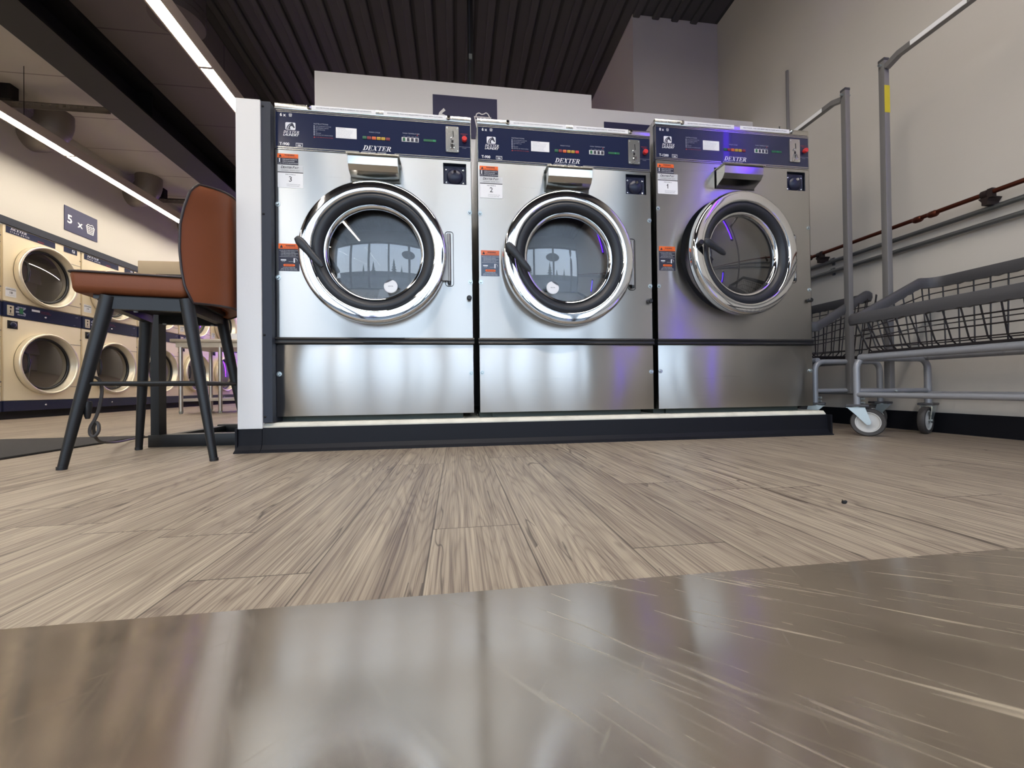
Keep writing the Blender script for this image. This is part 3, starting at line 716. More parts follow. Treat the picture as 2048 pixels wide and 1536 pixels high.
    q = MB().text('MACHINE #', .064, Z(1.2115+up), .0078, y, 'CENTER').text('Download the app to pay', .053, Z(1.1695+up), .0050, y).text('from your phone today', .053, Z(1.1625+up), .0050, y).rect(.0495, .0500, Z(1.1605+up), Z(1.1755+up), y)
    q.build('small_print', M_TXTN, pa, smooth=False)
    lz = .787+up*.75
    faded = n == 2
    w2 = MB().box(.012, .098, -.001, 0, Z(lz), Z(lz+.121)).build('warning_label', pbr('label_navy_faded', (84, 98, 120), .5) if faded else M_LABELN, fpo, smooth=False)
    q = MB().rect(.012, .098, Z(lz+.098), Z(lz+.121), y); q.build('band', pbr('label_orange_faded', (224, 112, 72), .5) if faded else M_ORANGE, w2, smooth=False); MB().poly(rrect(.032, .080, Z(lz+.021), Z(lz+.031), .0045), y).build('important_badge', M_ORANGE, w2, smooth=False)
    q = MB().text('WARNING', .062, Z(lz+.109), .0082, y-.0006, 'CENTER', off=.0003).text('RISK OF SERIOUS INJURY', .062, Z(lz+.1015), .0048, y-.0006, 'CENTER').poly([(.018, Z(lz+.102)), (.031, Z(lz+.102)), (.0245, Z(lz+.116))], y-.0006).text('IMPORTANT', .056, Z(lz+.0238), .0066, y-.0006, 'CENTER')
    q.build('dark_lettering', M_TXTK, w2, smooth=False)
    q = MB()
    for k, s in enumerate(['DO NOT TRY TO OPEN LOADING DOOR IF:', '• THE DRUM IS STILL TURNING', '• YOU SEE WATER IN THE WINDOW', '• ANY CYCLE LIGHT IS STILL ON']): q.text(s, .016 if k == 0 else .020, Z(lz+.0895-.0068*k), .0041 if k == 0 else .0044, y)
    q.rect(.016, .094, Z(lz+.0635), Z(lz+.0642), y)
    q.poly(rrect(.021, .044, Z(lz+.046), Z(lz+.0515), .0025), y); q.text('LATCHED', .0325, Z(lz+.041), .0032, y, 'CENTER'); q.poly(rrect(.074, .080, Z(lz+.037), Z(lz+.058), .0028), y); q.text('UNLATCHED', .063, Z(lz+.041), .0032, y, 'CENTER')
    for (a0, a1) in zip(arc(.080, Z(lz+.047), .009, PI/2, -PI/3, 6), arc(.080, Z(lz+.047), .009, PI/2, -PI/3, 6)[1:]): q.poly([a0, (a0[0]+.001, a0[1]+.001), (a1[0]+.001, a1[1]+.001), a1][::-1], y)
    q.text('IF POWER IS INTERRUPTED', .055, Z(lz+.0145), .0042, y, 'CENTER'); q.text('THERE WILL BE A 3 MINUTE DELAY', .055, Z(lz+.0088), .0042, y, 'CENTER'); q.text('BEFORE THE DOOR CAN BE OPENED', .055, Z(lz+.0032), .0042, y, 'CENTER')
    q.build('lettering', M_TXTW, w2, smooth=False)
    # tub and drum seen through the glass
    MB().lathe([(.297, 0), (.285, .012), (.262, .02), (.255, .05), (.300, .06)], (cx, .001, Z(cz)), 64).build('tub_lip', M_GASKET, e)
    dm = MB().lathe([(.262, .07), (.31, .09), (.31, .62), (.02, .64), (.0, .64)], (cx, 0, Z(cz)), 64).build('drum', M_DRUM, e)
    rb = MB()
    for k in range(3):
        a = 2*PI*k/3+.35
        p = [(cx+math.cos(a+d)*r, Z(cz)+math.sin(a+d)*r) for d, r in ((-.12, .309), (.12, .309), (.05, .235), (-.05, .235))]
        rb.prism(p, .1, .6)
    rb.build('drum_lifter', M_STEELT, dm, smooth=False)
    # door: local origin at the hinge so it can stand ajar
    hx = .742
    A = Matrix.Translation((hx, -.012, 0)) @ Matrix.Rotation(ajar, 4, 'Z') @ Matrix.Translation((-hx, .012, 0))
    d = MB().lathe([(.300, -.002), (.314, -.006), (.319, -.022), (.318, -.040), (.315, -.050), (.310, -.0555), (.303, -.0572), (.285, -.0576), (.270, -.0577), (.264, -.0565), (.259, -.047), (.258, -.02), (.262, -.002), (.300, -.002)], (cx, 0, Z(cz)), 96).build('door', M_CHROME, e, ang=1.2)
    d.matrix_local = A @ (Matrix.Translation((cx, 0, Z(cz)-.014)) @ Matrix.Diagonal((.965, 1, .965, 1)) @ Matrix.Translation((-cx, 0, -Z(cz))) if n == 1 else Matrix())
    MB().lathe([(.2585, -.046), (.252, -.052), (.236, -.050), (.222, -.038), (.216, -.026), (.216, -.01), (.256, -.01)], (cx, 0, Z(cz)), 80).build('gasket', M_GASKET, d, ang=1.2)
    MB().lathe([(.2165, -.026), (.2145, -.031), (.208, -.030), (.203, -.024), (.200, -.018), (.212, -.012)], (cx, 0, Z(cz)), 80).build('glass_rim', M_CHROME, d, ang=1.2)
    RC = .80
    gl = [(max(r, .0005), -(math.sqrt(RC*RC-r*r)-math.sqrt(RC*RC-.203**2))-.018) for r in [0, .02, .04, .06, .08, .10, .12, .14, .16, .175, .19, .203]]
    g = MB().lathe(gl[::-1], (cx, 0, Z(cz)), 72).build('glass', M_GLASS, d, ang=3)
    if n != 1:
        ox, oz = (.068, -.148) if n == 3 else (-.082, -.142)
        rr_ = math.hypot(ox, oz); yy = -(math.sqrt(RC*RC-rr_*rr_)-math.sqrt(RC*RC-.203**2))-.018-.003
        MB().lathe([(.0, -.001), (.029, -.001), (.030, .0005), (.030, .004)], (cx+ox, yy, Z(cz)+oz), 32).build('round_sticker', M_LABEL, d)
        MB().text('DEXTER', cx+ox, Z(cz)+oz-.002, .006, yy-.0016, 'CENTER').build('sticker_print', M_TXTN, d, smooth=False)
    # handle: black bat-shaped lever across the rim, on a standoff
    h0, h1 = Vector((cx-.306, -.088, Z(cz+.036))), Vector((cx-.203, -.092, Z(cz-.086)))
    if n == 1: h0, h1 = Vector((cx-.288, -.094, Z(cz+.028))), Vector((cx-.168, -.082, Z(cz-.030)))
    N = 10; pts = [h0.lerp(h1, i/N) for i in range(N+1)]
    hm = MB(); hm.tube(pts, [.012, .0185, .020, .019, .0175, .0165, .0155, .0155, .0155, .014, .008], 16)
    for vtx in hm.bm.verts: vtx.co.y = -.090+(vtx.co.y+.090)*.55
    ho = hm.build('handle', M_HANDLE, d, ang=1.2)
    MB().tube([(cx-.300, -.086, Z(cz+.020)), (cx-.292, -.035, Z(cz+.012))], [.013, .016], 12).build('handle_post', M_BLACK, d)
    # hinge on the opposite side
    hgm = MB().tube([(hx+.011, -.014, Z(cz-.115)), (hx+.011, -.014, Z(cz+.103))], .0085, 14)
    for q_ in (-.062, .06): hgm.tube([(hx+.011, -.014, Z(cz+q_-.0012)), (hx+.011, -.014, Z(cz+q_+.0012))], .0095, 14)
    hgm.box(hx-.030, hx+.008, -.020, -.010, Z(cz-.113), Z(cz+.100)).build('hinge', pbr('hinge_steel', (146, 142, 138), .38, .7), e)
    MB().tube([(hx+.011, -.014, Z(cz-.128)), (hx+.011, -.014, Z(cz-.114))], .008, 12).build('hinge_pin', M_BLACK, e)
    return e
make_washer(-.7805, 3, 6, 'T-900', 0, 0, 'bright stainless front-load washer labelled machine three, beside the white partition end')
make_washer(.108, 2, 6, 'T-900', 0, math.radians(2.0), 'stainless front-load washer labelled machine two, the middle of three')
make_washer(.9945, 1, 8, 'T-1200', .066, math.radians(6), 'taller darker stainless front-load washer labelled machine one, beside the laundry carts')

# ------------------------------------------------------------------ stacked dryers along the cream wall
def make_dryer(y0, num, label, full=True):
    e = empty('stacked_dryer', (XL, y0, 0), PI/2); tag(e, label, 'dryer', 'stacked dryers along the cream wall')
    W = .848
    MB().box(.001, W, .02, 1.1, .09, 1.952).build('cabinet', M_DRYER, e, smooth=False)
    MB().box(0, W+.01, .05, .09, 0, .09).build('toe_kick', M_DARK, e, smooth=False)
    for (nm, z0, z1, cz) in (('upper_panel', 1.19, 1.952, 1.52), ('lower_panel', .19, 1.03, .577)):
        m = MB(); cx = .42; half = .33
        m.holed(.004, W-.004, z0, z1, 0, [(cx-half, cx+half, cz-half, cz+half)]); m.ringplate(cx, cz, half, .322, 0)
        m.box(.004, .006, 0, .02, z0, z1).box(W-.006, W-.004, 0, .02, z0, z1).box(.004, W-.004, 0, .02, z1-.002, z1)
        p = m.build(nm, M_DRYER, e, smooth=False)
        dl = MB()
        for zz in (cz+.245, cz-.245): dl.box(.70 if zz > cz else .66, W-.004, -.0015, 0, zz-.003, zz+.003)
        for zz in (cz+.31, cz-.2): dl.box(W-.014, W-.004, -.006, 0, zz-.006, zz+.006)
        dl.build('panel_seam', M_STRUT, p, smooth=False)
        d = MB().lathe([(.318, .0), (.328, -.012), (.330, -.045), (.326, -.060), (.320, -.066), (.312, -.067), (.305, -.062), (.302, -.05), (.278, .012), (.318, .012)], (cx, 0, cz), 72).build('door', M_RING, e, ang=1.2)
        MB().lathe([(.280, -.002), (.268, -.010), (.258, -.004), (.258, .012)], (cx, 0, cz), 64).build('gasket', M_BLACK, d, ang=1.2)
        MB().lathe([(.262, .004)]+[(max(.0005, q), .004-(math.sqrt(1.69-q*q)-math.sqrt(1.69-.262**2))) for q in (.24, .2, .15, .1, .05, 0)], (cx, 0, cz), 64).build('glass', M_DGLASS, d, ang=3)
        MB().tube([(cx-.235, -.006, cz+.115), (cx-.235, -.05, cz+.09), (cx-.225, -.055, cz), (cx-.235, -.05, cz-.09), (cx-.235, -.006, cz-.115)], .010, 8).build('handle', M_BLACK, d)
        MB().lathe([(.262, .02), (.30, .05), (.30, .7), (0, .72)], (cx, 0, cz), 40).build('drum', pbr('dryer_drum', (62, 58, 54), .5, .5), e)
    # header plates
    h = MB().rect(.03, .535, 1.877, 1.945, -.002).build('header_plate', M_NAVY, e, smooth=False)
    q = MB(); serif_caps(q, 'DEXTER', .07, 1.915, .022, -.003, .34, sx=1.25); q.text('STACK DRYER', .068, 1.889, .021, -.003, space=1.5); q.build('lettering', M_TXTW, h, smooth=False)
    q = MB().text('EXPRESS', .34, 1.886, .018, -.003, shear=.3, off=.0004); q.build('red_print', M_TXTR, h, smooth=False)
    h = MB().rect(.634, .80, 1.884, 1.945, -.002).build('badge_plate', M_NAVY, e, smooth=False)
    bg, fg = MB(), MB(); horse_badge(bg, fg, .735, 1.905, .036, .03, -.003); bg.text('DEXTER', .753, 1.897, .008, -.003, 'CENTER'); bg.build('logo_badge', M_TXTW, h, smooth=False); fg.build('logo_figure', M_NAVYD, h, smooth=False)
    # control strip
    cs = MB().box(.006, W-.004, -.004, .02, 1.034, 1.178).build('control_strip', M_NAVY, e, smooth=False)
    q = MB().prism(rrect(.037, .097, 1.048, 1.150, .004), -.008, -.004).build('coin_plate', M_RING, cs)
    MB().rect(.060, .070, 1.075, 1.105, -.0088).poly(rrect(.058, .076, 1.118, 1.136, .006), -.0088).rect(.05, .086, 1.062, 1.066, -.0088).build('coin_slot', M_DARK, q, smooth=False)
    q = MB()
    for k in range(5): q.rect(.135+.016*k, .146+.016*k, 1.140, 1.152, -.005); q.rect(.135+.016*k, .146+.016*k, 1.062, 1.074, -.005)
    for zz in (1.085, 1.118): q.poly(rrect(.118, .15, zz, zz+.02, .005), -.005); q.poly([(.19, zz), (.215, zz+(.02 if zz > 1.1 else -.014)), (.215, zz+(.036 if zz > 1.1 else .004)), (.19, zz+.018)], -.005)
    q.text('S', W-.05, 1.15, .014, -.005).text('DRYER', W-.075, 1.142, .010, -.005).text('D-30', W-.10, 1.046, .011, -.005); q.build('print', M_TXTDIM, cs, smooth=False)
    MB().rect(.152, .19, 1.082, 1.138, -.0052).build('display', M_GREEN, cs, smooth=False)
    MB().rect(.275, .36, 1.128, 1.15, -.0052).build('sticker', M_LABEL, cs, smooth=False)
    q = MB().text('DO NOT LEAVE', .37, 1.135, .013, -.005).text('CLOTHES UNATTENDED', .37, 1.120, .010, -.005); q.build('red_print', M_TXTR, cs, smooth=False)
    MB().sphere((.42, -.006, 1.085), .010, sy=.7, u=12, v=8).build('lock', M_CHROME, cs)
    # coin vault
    v = MB().rect(.041, .139, .916, .997, -.0025).build('coin_vault', M_DARK, e, smooth=False)
    MB().sphere((.095, -.004, .958), .030, sy=.5, u=16, v=10).sphere((.10, -.006, .925), .005, u=8, v=6).sphere((.11, -.006, .99), .005, u=8, v=6).build('vault_dome', M_NAVYD, v)
    # machine card
    c = MB().rect(.024, .126, 1.236, 1.329, -.002).build('machine_card', M_LABEL, e, smooth=False)
    q = MB().text(str(num), .075, 1.268, .033, -.003, 'CENTER', off=.0004).rect(.028, .122, 1.304, 1.309, -.003).text('LAUNDRY MADE EASY', .075, 1.315, .0085, -.003, 'CENTER').text('Download the app to pay', .048, 1.25, .006, -.003); q.build('lettering', M_TXTK, c, smooth=False)
    # lower strip
    k = MB().box(.006, W-.004, -.003, .02, .082, .186).build('kick_strip', M_NAVY, e, smooth=False)
    MB().sphere((.42, -.005, .135), .010, sy=.7, u=12, v=8).build('lock', M_CHROME, k)
    return e
ords = ['stacked dryer cut off by the frame, just before the one with card eighteen', 'stacked dryer with card eighteen, under the five basket sign', 'stacked dryer with card nineteen, partly behind the bar stool seat', 'stacked dryer with card twenty, behind the black table post', 'stacked dryer with card twenty one, behind the corner of the steel table', 'purple lit stacked dryer with card twenty two, behind the steel table', 'purple lit stacked dryer with card twenty three, last one before the partition hides the row']
for i in range(7): make_dryer(3.80+.86*i, 17+i, ords[i])

# ------------------------------------------------------------------ signs
def wall_sign(name, origin, rz, w, h, digit, label):
    s = empty(name, origin, rz); tag(s, label, 'sign', 'navy basket count signs')
    MB().box(0, w, -.006, 0, 0, h).build('panel', pbr('sign_navy', (44, 46, 84), .5), s, smooth=False)
    q = MB().text(digit, w*.07, h*.34, h*.47, -.007, off=h*.012).text('x', w*.385, h*.32, h*.40, -.007, off=h*.010)
    basket_icon(q, w*.77, h*.44, h*.42, -.007)
    q.build('lettering', M_LABEL, s, smooth=False); return s
wall_sign('wall_sign', (XL+.001, 5.30, 2.140), PI/2, .43, .285, '5', 'navy sign reading 5 x with a laundry basket, on the cream wall above the dryers')
wall_sign('wall_sign', (-.155, 3.0985, 2.165), 0, .487, .315, '6', 'navy sign with a 6 and a basket, half hidden behind two washers')
wall_sign('wall_sign', (1.19, 3.0985, 2.06), 0, .487, .315, '8', 'navy sign on the low bulkhead, only its top showing behind the taller washer')

# ------------------------------------------------------------------ ceiling things
bm_ = empty('steel_beam', (-3.08, 0, 2.93)); tag(bm_, 'black steel I-beam running under the ceiling beside the lamp line', 'beam')
MB().box(-.16, .16, YF, 7.1, 0, .018).build('bottom_flange', M_BEAM, bm_, smooth=False)
MB().box(-.02, .02, YF, 7.1, .018, .32).build('web', M_BEAM, bm_, smooth=False)
t = MB()
for y in (4.4, 5.9, 6.9): t.box(-.15, .15, y, y+.015, .018, .32)
t.build('stiffener', M_BEAM, bm_, smooth=False)
MB().box(.02, .19, YF, 7.1, .26, .32).build('top_angle', M_BEAM, bm_, smooth=False)
rod = tag(MB().tube([(-2.93, 6.55, 3.26), (-2.93, 6.55, 2.80)], .008, 8).build('hanging_rod', M_BEAM), 'thin black hanger rod dropping beside the far end of the black beam', 'rod')
def led_line(x, z, y0, y1, label, seams, led=None):
    e = empty('linear_lamp', (x, 0, z)); tag(e, label, 'lamp', 'linear LED lamps under the ceiling')
    MB().extr([(-.050, 0), (-.050, .075), (.050, .075), (.050, 0), (.0465, 0), (.0465, .055), (-.0465, .055), (-.0465, 0)], 'Y', y0, y1)
    m = MB()
    n = 8
    prof = [(-.056, -.002), (-.056, .085), (.056, .085), (.056, -.002), (.044, -.002), (.044, .012), (-.044, .012), (-.044, -.002)]
    a = [m.bm.verts.new((p[0], y0, p[1])) for p in prof]; b = [m.bm.verts.new((p[0], y1, p[1])) for p in prof]
    for i in range(8): m.bm.faces.new([a[i], b[i], b[(i+1) % 8], a[(i+1) % 8]])
    m.bm.faces.new(a[::-1]); m.bm.faces.new(b)
    m.build('housing', pbr('lamp_housing', (196, 182, 168), .5), e, smooth=False, recalc=True)
    ys = [y0]+seams+[y1]
    for u, v in zip(ys, ys[1:]): MB().box(-.0438, .0438, u+.014, v-.014, 0, .010).build('diffuser', led or M_LED, e, smooth=False)
    for q in seams: MB().box(-.0445, .0445, q-.010, q+.010, -.001, .012).build('joint', M_STRUT, e, smooth=False)
    for yy in [y0+.4]+[s-.45 for s in seams]+[y1-.3]: MB().tube([(0, yy, .085), (0, yy, (3.25 if x < -2.3 else 3.672)-z)], .0025, 5).build('hanger_wire', M_BEAM, e)
    return e
led_line(-1.838, 2.690, -1.6, 10.4, 'long white LED strip lamp between the black beam and the ribbed deck', [.97, 3.31, 5.65, 7.99])
led_line(-3.885, 2.680, -1.6, 10.4, 'long white LED strip lamp close to the cream wall above the dryers', [.02, 2.36, 4.70, 7.04], M_LEDW)
al = led_line(.0, 3.42, -1.3, 1.7, 'unseen short white LED strip added over the aisle as fill light', [], M_LEDFILL)
al.location = (0, .45, 3.42); al.rotation_euler.z = -PI/2  # unseen strip, added to brighten the grey wall, bulkhead and washer end
for i, (y, lb) in enumerate([(4.93, 'wide round grey duct elbow over the first full dryer'), (6.27, 'round grey duct elbow over the third dryer, partly tinted purple'), (7.35, 'round grey duct elbow above the bar stool backrest')]):
    e = empty('duct_elbow', (XL, y, 3.0)); tag(e, lb, 'duct', 'round exhaust ducts on the cream wall')
    r = .148; z0 = 2.985-3.0
    path = [(-.05, 0, z0)]+[(.04+.19*math.sin(a), 0, z0+.19*(1-math.cos(a))) for a in [k*PI/2/9 for k in range(10)]]+[(.23, 0, .26)]
    MB().tube(path, r, 28).build('elbow', M_DUCT, e, ang=.9)
    for k in (3, 7): 
        p = Vector(path[k]); q = Vector(path[k+1])
        MB().tube([p, p.lerp(q, .35)], r+.004, 28).build('seam_band', M_DUCT, e, ang=.9)
e = empty('round_duct', (-1.99, 3.24, 2.96)); tag(e, 'dark round duct drum hanging by the top of the middle lamp line', 'duct')
MB().tube([(0, 0, .71), (0, 0, 0)], .17, 32).build('drum', pbr('duct_dark', (84, 76, 74), .5, .3), e, ang=.9)
for z in (.05, .10): MB().tube([(0, 0, z), (0, 0, z+.012)], .175, 32).build('seam_band', MATS['duct_dark'], e, ang=.9)
MB().sphere((-.11, -.13, .02), .008, u=8, v=6).build('rivet', M_CHROME, e)
for i, (x0, x1, y) in enumerate([(-4.40, -3.42, 4.53), (-4.40, -3.30, 6.60)]):
    e = empty('strut_channel', (x0, y, 3.06)); tag(e, ['slotted steel strut channel under the ceiling boards, nearer one', 'slotted steel strut channel under the ceiling boards, farther one above the stool'][i], 'strut', 'slotted strut channels')
    L = x1-x0; m = MB(); n = int(L/.062)
    holes = [(.03+.062*k, .058+.062*k, .008, .034) for k in range(n-1)]
    m.holed(0, L, 0, .041, 0, holes, .003)
    m.box(0, L, .038, .041, 0, .041); m.box(0, L, 0, .041, .039, .041); m.build('channel', M_STRUT, e, smooth=False)
    MB().box(.05, .17, -.03, .05, .041, .19).build('bracket', M_BEAM, e, smooth=False)
    MB().box(L-.012, L, .005, .036, .041, .19).build('hanger', M_BEAM, e, smooth=False)
    MB().box(.0, L-.05, .05, .10, .045, .075).build('top_channel', M_BEAM, e, smooth=False)
e = empty('conduit_drop', (.135, 3.17, 2.585)); tag(e, 'dark vertical channel dropping from the deck to the white bulkhead', 'conduit')
MB().box(-.022, .022, -.015, .015, 0, 1.09).build('channel', M_BEAM, e, smooth=False)
MB().tube([(-.006, -.02, .02), (-.006, -.02, 1.05)], .004, 8).build('cable', M_STRIPTRIM, e)
MB().box(-.012, .012, -.03, -.015, .23, .27).build('clip', M_ZINC, e, smooth=False)

# ------------------------------------------------------------------ services on the grey wall
e = empty('copper_pipe', (XW-.06, 0, 1.13)); tag(e, 'copper pipe running along the grey wall above the carts', 'pipe')
MB().tube([(0, -2.0, -.012), (0, 2.52, .006), (0, 2.56, .006)], .011, 12).build('pipe', M_COPPER, e)
for y in (1.77, 1.84): MB().tube([(0, y-.02, -.001), (0, y-.012, -.001), (0, y+.012, -.001), (0, y+.02, -.001)], [.0125, .017, .017, .0125], 14).build('coupling', M_COPPER, e)
for y in (1.56, 2.43):
    b = MB().tube([(0, y-.012, 0), (0, y+.012, 0)], .019, 12).box(-.012, .012, y-.03, y-.012, -.022, .018).build('bracket', M_IRON, e)
    MB().extr([(y-.022, -.015), (y+.022, -.015), (y+.010, -.034), (y+.010, -.050), (y-.010, -.050), (y-.010, -.034)], 'X', -.010, .058).build('bracket_foot', M_IRON, b, smooth=False)
MB().tube([(0, 2.50, .006), (0, 2.54, .006)], .019, 14).build('end_cap', M_IRON, e)
for i, (z, lb) in enumerate([(1.072, 'upper of two grey conduits on the wall under the copper pipe'), (1.005, 'lower of two grey conduits on the wall under the copper pipe')]):
    e = empty('wall_conduit', (XW-.022, 0, z)); tag(e, lb, 'conduit', 'grey conduits on the wall')
    MB().tube([(0, -2.0, 0), (0, 3.0, 0)], .0125, 12).build('tube', M_COND, e)
    for y in (2.38, 1.2, 0): 
        m = MB().box(.012, .022, y-.007, y+.007, -.024, .026).tube([(0, y-.006, 0), (0, y+.006, 0)], .0145, 12).sphere((-.002, y, .018), .0045, u=8, v=6)
        m.build('strap', M_COND, e)
tag(MB().tube([(XW-.03, 2.70, 1.0), (XW-.03, 2.705, 2.60)], .010, 10).build('wall_rod', M_POST), 'thin grey upright rod on the wall behind the taller washer', 'rod')

# ------------------------------------------------------------------ laundry carts
def caster(parent, x, y, swivel, r=.069):
    M = Matrix.Translation((x, y, 0)) @ Matrix.Rotation(swivel, 4, 'Z')
    MB().box(-.045, .045, -.03, .03, .145, .157, .003).build('mount_plate', M_BUMPER, parent).matrix_local = M
    f = MB()
    for s in (-1, 1):       # two fork cheeks; the wheel trails behind the swivel
        a = [(-.040, .142), (.030, .142), (.052, .070), (.048, .058), (.036, .056), (.026, .066), (-.005, .104)]
        f.prism(a, s*.022-.0015, s*.022+.0015)
    f.box(-.042, .031, -.0235, .0235, .1395, .1425); f.lathe([(.026, .1425), (.026, .146)], (-.004, 0, 0), 20, 'Z')
    f.tube([(.040, -.028, r), (.040, .028, r)], .006, 10)
    c = f.build('caster', M_ZINC, parent, smooth=True); c.matrix_local = M
    MB().lathe([(.050, -.013), (r-.004, -.014), (r, -.008), (r, .008), (r-.004, .014), (.050, .013)], (.040, 0, r), 36).build('tyre', M_TYRE, c, ang=.8)
    MB().lathe([(.0, -.011), (.018, -.012), (.030, -.006), (.044, -.008), (.046, -.013), (.051, -.013), (.051, .013), (.046, .013), (.044, .008), (.030, .006), (.018, .012), (0, .011)], (.040, 0, r), 36).build('hub', M_HUB, c, ang=.8)
    return c
def rim_path(za=.585, zb=.772, L=.45, wx0=-.235, wx1=.215):
    pts = []
    def corner(x, y, z, sx, sy, r=.05):
        out = []
        for k in range(6):
            a = PI/2*k/5
            out.append((x-sx*r*(1-math.cos(a)), y-sy*r*(1-math.sin(a)), z))
        return out
    A = corner(wx0, L, za, -1, 1, .03)          # low side, far end
    B = corner(wx1, L-.03, zb, 1, 1, .07)
    Cc = corner(wx1, -L+.03, zb, 1, -1, .07); Dd = corner(wx0, -L, za, -1, -1, .03)
    return A + B[::-1] + Cc + Dd[::-1]
def make_cart(cx, cy, label, swivels):
    e = empty('laundry_cart', (cx, cy, 0)); tag(e, label, 'laundry cart', 'wire laundry carts by the grey wall')
    L = .44; x0, x1 = -.21, .21
    for s in (-1, 1):
        y = s*L
        hoop = [(x0, y, .157), (x0, y, .335)]+[(x0+.05-.05*math.cos(a), y, .335+.05*math.sin(a)) for a in [k*PI/12 for k in range(1, 7)]]+[(x1-.05+.05*math.sin(a), y, .335+.05*math.cos(a)) for a in [k*PI/12 for k in range(0, 7)]]+[(x1, y, .157)]
        MB().tube(hoop, .0145, 14).build('end_hoop', M_TUBE, e, ang=1)
        MB().tube([(x0, y, .222), (x1, y, .222)], .012, 12).build('crossbar', M_TUBE, e)
        nb = MB()
        for zz in (.185, .165): nb.tube([(x0+.008, y-.016, zz), (x0+.008, y-.030, zz)], .006, 8)
        nb.sphere((0, y-.016, .222), .007, u=10, v=6).build('bolt', M_ZINC, e)
        p = MB().box(-.0148, .0148, y-.0148+s*.015, y+.0148+s*.015, .205, 1.93, .002).build('upright_post', M_POST, e)
        MB().box(-.0162, .0162, y-.0162+s*.015, y+.0162+s*.015, 1.92, 1.934, .002).build('cap', M_BUMPER, p)
        if s == 1: MB().box(-.0155, .0155, y-.0158+.015, y-.0145+.015, 1.65, 1.79).build('tag', M_YTAG, p, smooth=False)
        MB().tube([(-.03, y+s*.015, 1.90), (.03, y+s*.015, 1.90)], .006, 8).build('bolt', M_ZINC, p)
    b = MB().tube([(0, -L, 1.885), (0, -L+.06, 1.905), (0, L-.06, 1.905), (0, L, 1.885)], .0135, 4, sq=True).build('hanging_bar', M_POST, e, smooth=False)
    for q in (.10, -.32): MB().box(-.0155, -.0138, q, q+.22, 1.893, 1.916).build('printed_strip', M_LABEL, b, smooth=False)
    MB().tube([(0, .015, 1.845), (0, .015, 2.02)], .006, 10).tube([(0, .015, 1.85), (0, .015, 1.872)], .010, 10).tube([(0, .015, 1.925), (0, .015, 1.94)], .011, 10).build('pin', M_CHROME, b)
    for (x, z, r, nm) in ((x0, .205, .0125, 'lower_rail'), (x1, .205, .0125, 'lower_rail'), (x0+.022, .392, .016, 'upper_rail'), (x1-.022, .392, .016, 'upper_rail')):
        MB().tube([(x, -L, z), (x, L, z)], r, 12).build(nm, M_TUBE, e)
    # bumper rim: soft strip folded over the top wire
    path = rim_path()
    rm = MB(); N = len(path)
    prof = [(-.012, -.030), (-.017, -.012), (-.016, .012), (-.006, .024), (.008, .022), (.014, .008), (.014, -.012), (.010, -.030)]
    rings = []
    for i in range(N):
        p = Vector(path[i]); tn = Vector(path[(i+1) % N])-Vector(path[i-1]); tn.z = 0; tn.normalize(); out = Vector((-tn.y, tn.x, 0))
        if out.dot(Vector((p.x, p.y, 0))) < 0: out = -out
        rings.append([rm.bm.verts.new(p-out*a+Vector((0, 0, b))) for a, b in prof])
    for i in range(N):
        A, Bq = rings[i], rings[(i+1) % N]
        # long runs get a scalloped lower edge
        d = (Vector(path[(i+1) % N])-Vector(path[i])).length; k = max(1, int(d/.02))
        prev = A
        for j in range(1, k+1):
            if j == k: cur = Bq
            else:
                cur = []
                for q in range(8):
                    v = A[q].co.lerp(Bq[q].co, j/k)
                    if q in (0, 7): v = v+Vector((0, 0, .0028*math.sin(2*PI*(d*j/k)/.05)))
                    cur.append(rm.bm.verts.new(v))
            for q in range(8): rm.bm.faces.new([prev[q], prev[(q+1) % 8], cur[(q+1) % 8], cur[q]])
            prev = cur
    rm.build('bumper_rim', M_BUMPER, e, ang=1, recalc=True)
    # wire basket
    w = MB(); r = .0032
    bx0, bx1, by, bz = -.175, .175, .40, .418
    ny = 15
    for k in range(ny):
        f = -1+2*k/(ny-1); yt, yb = f*.43, f*by
        w.tube([(-.232, yt, .585), (bx0-.012, yb, bz+.02), (bx0+.01, yb, bz), (bx1-.01, yb, bz), (bx1+.012, yb, bz+.02), (.213, yt, .772)], r, 5)
    for k in range(8):
        f = k/7; xt = -.21+.40*f; xb = bx0+(bx1-bx0)*f; zt = .585+.187*min(1, max(0, f))
        w.tube([(xt, .445, zt), (xb, by+.012, bz+.02), (xb, by-.01, bz), (xb, -by+.01, bz), (xb, -by-.012, bz+.02), (xt, -.445, zt)], r, 5)
    for f in (.12, .38, .62, .84):
        za, zb = bz+(.585-bz)*f, bz+(.772-bz)*f
        xa, xb = bx0-.012+(-.22)*0-(.045)*f, bx1+.012+.026*f; yy = by+.012+.033*f
        w.tube([(xa, yy-.03, za), (xa+.03, yy, za+(zb-za)*.06), (xb-.03, yy, zb-(zb-za)*.06), (xb, yy-.03, zb), (xb, -yy+.03, zb), (xb-.03, -yy, zb-(zb-za)*.06), (xa+.03, -yy, za+(zb-za)*.06), (xa, -yy+.03, za)], r, 5, closed=True)
    w.tube([(bx0, by, bz-.006), (bx1, by, bz-.006), (bx1, -by, bz-.006), (bx0, -by, bz-.006)], .005, 6, closed=True)
    w.build('wire_basket', M_WIRE, e)
    k = 0
    for (x, y) in ((x0, L), (x1, L), (x0, -L), (x1, -L)): caster(e, x, y, swivels[k]); k += 1
    return e
make_cart(2.205, 1.79-.44, 'grey wire laundry cart with a yellow tag on its post, nearer the camera', [math.radians(-49), math.radians(201), .4, 1.1])
make_cart(2.205, 2.47, 'grey laundry cart with a wire basket, partly behind the taller washer', [.3, .8, math.radians(130), math.radians(160)])

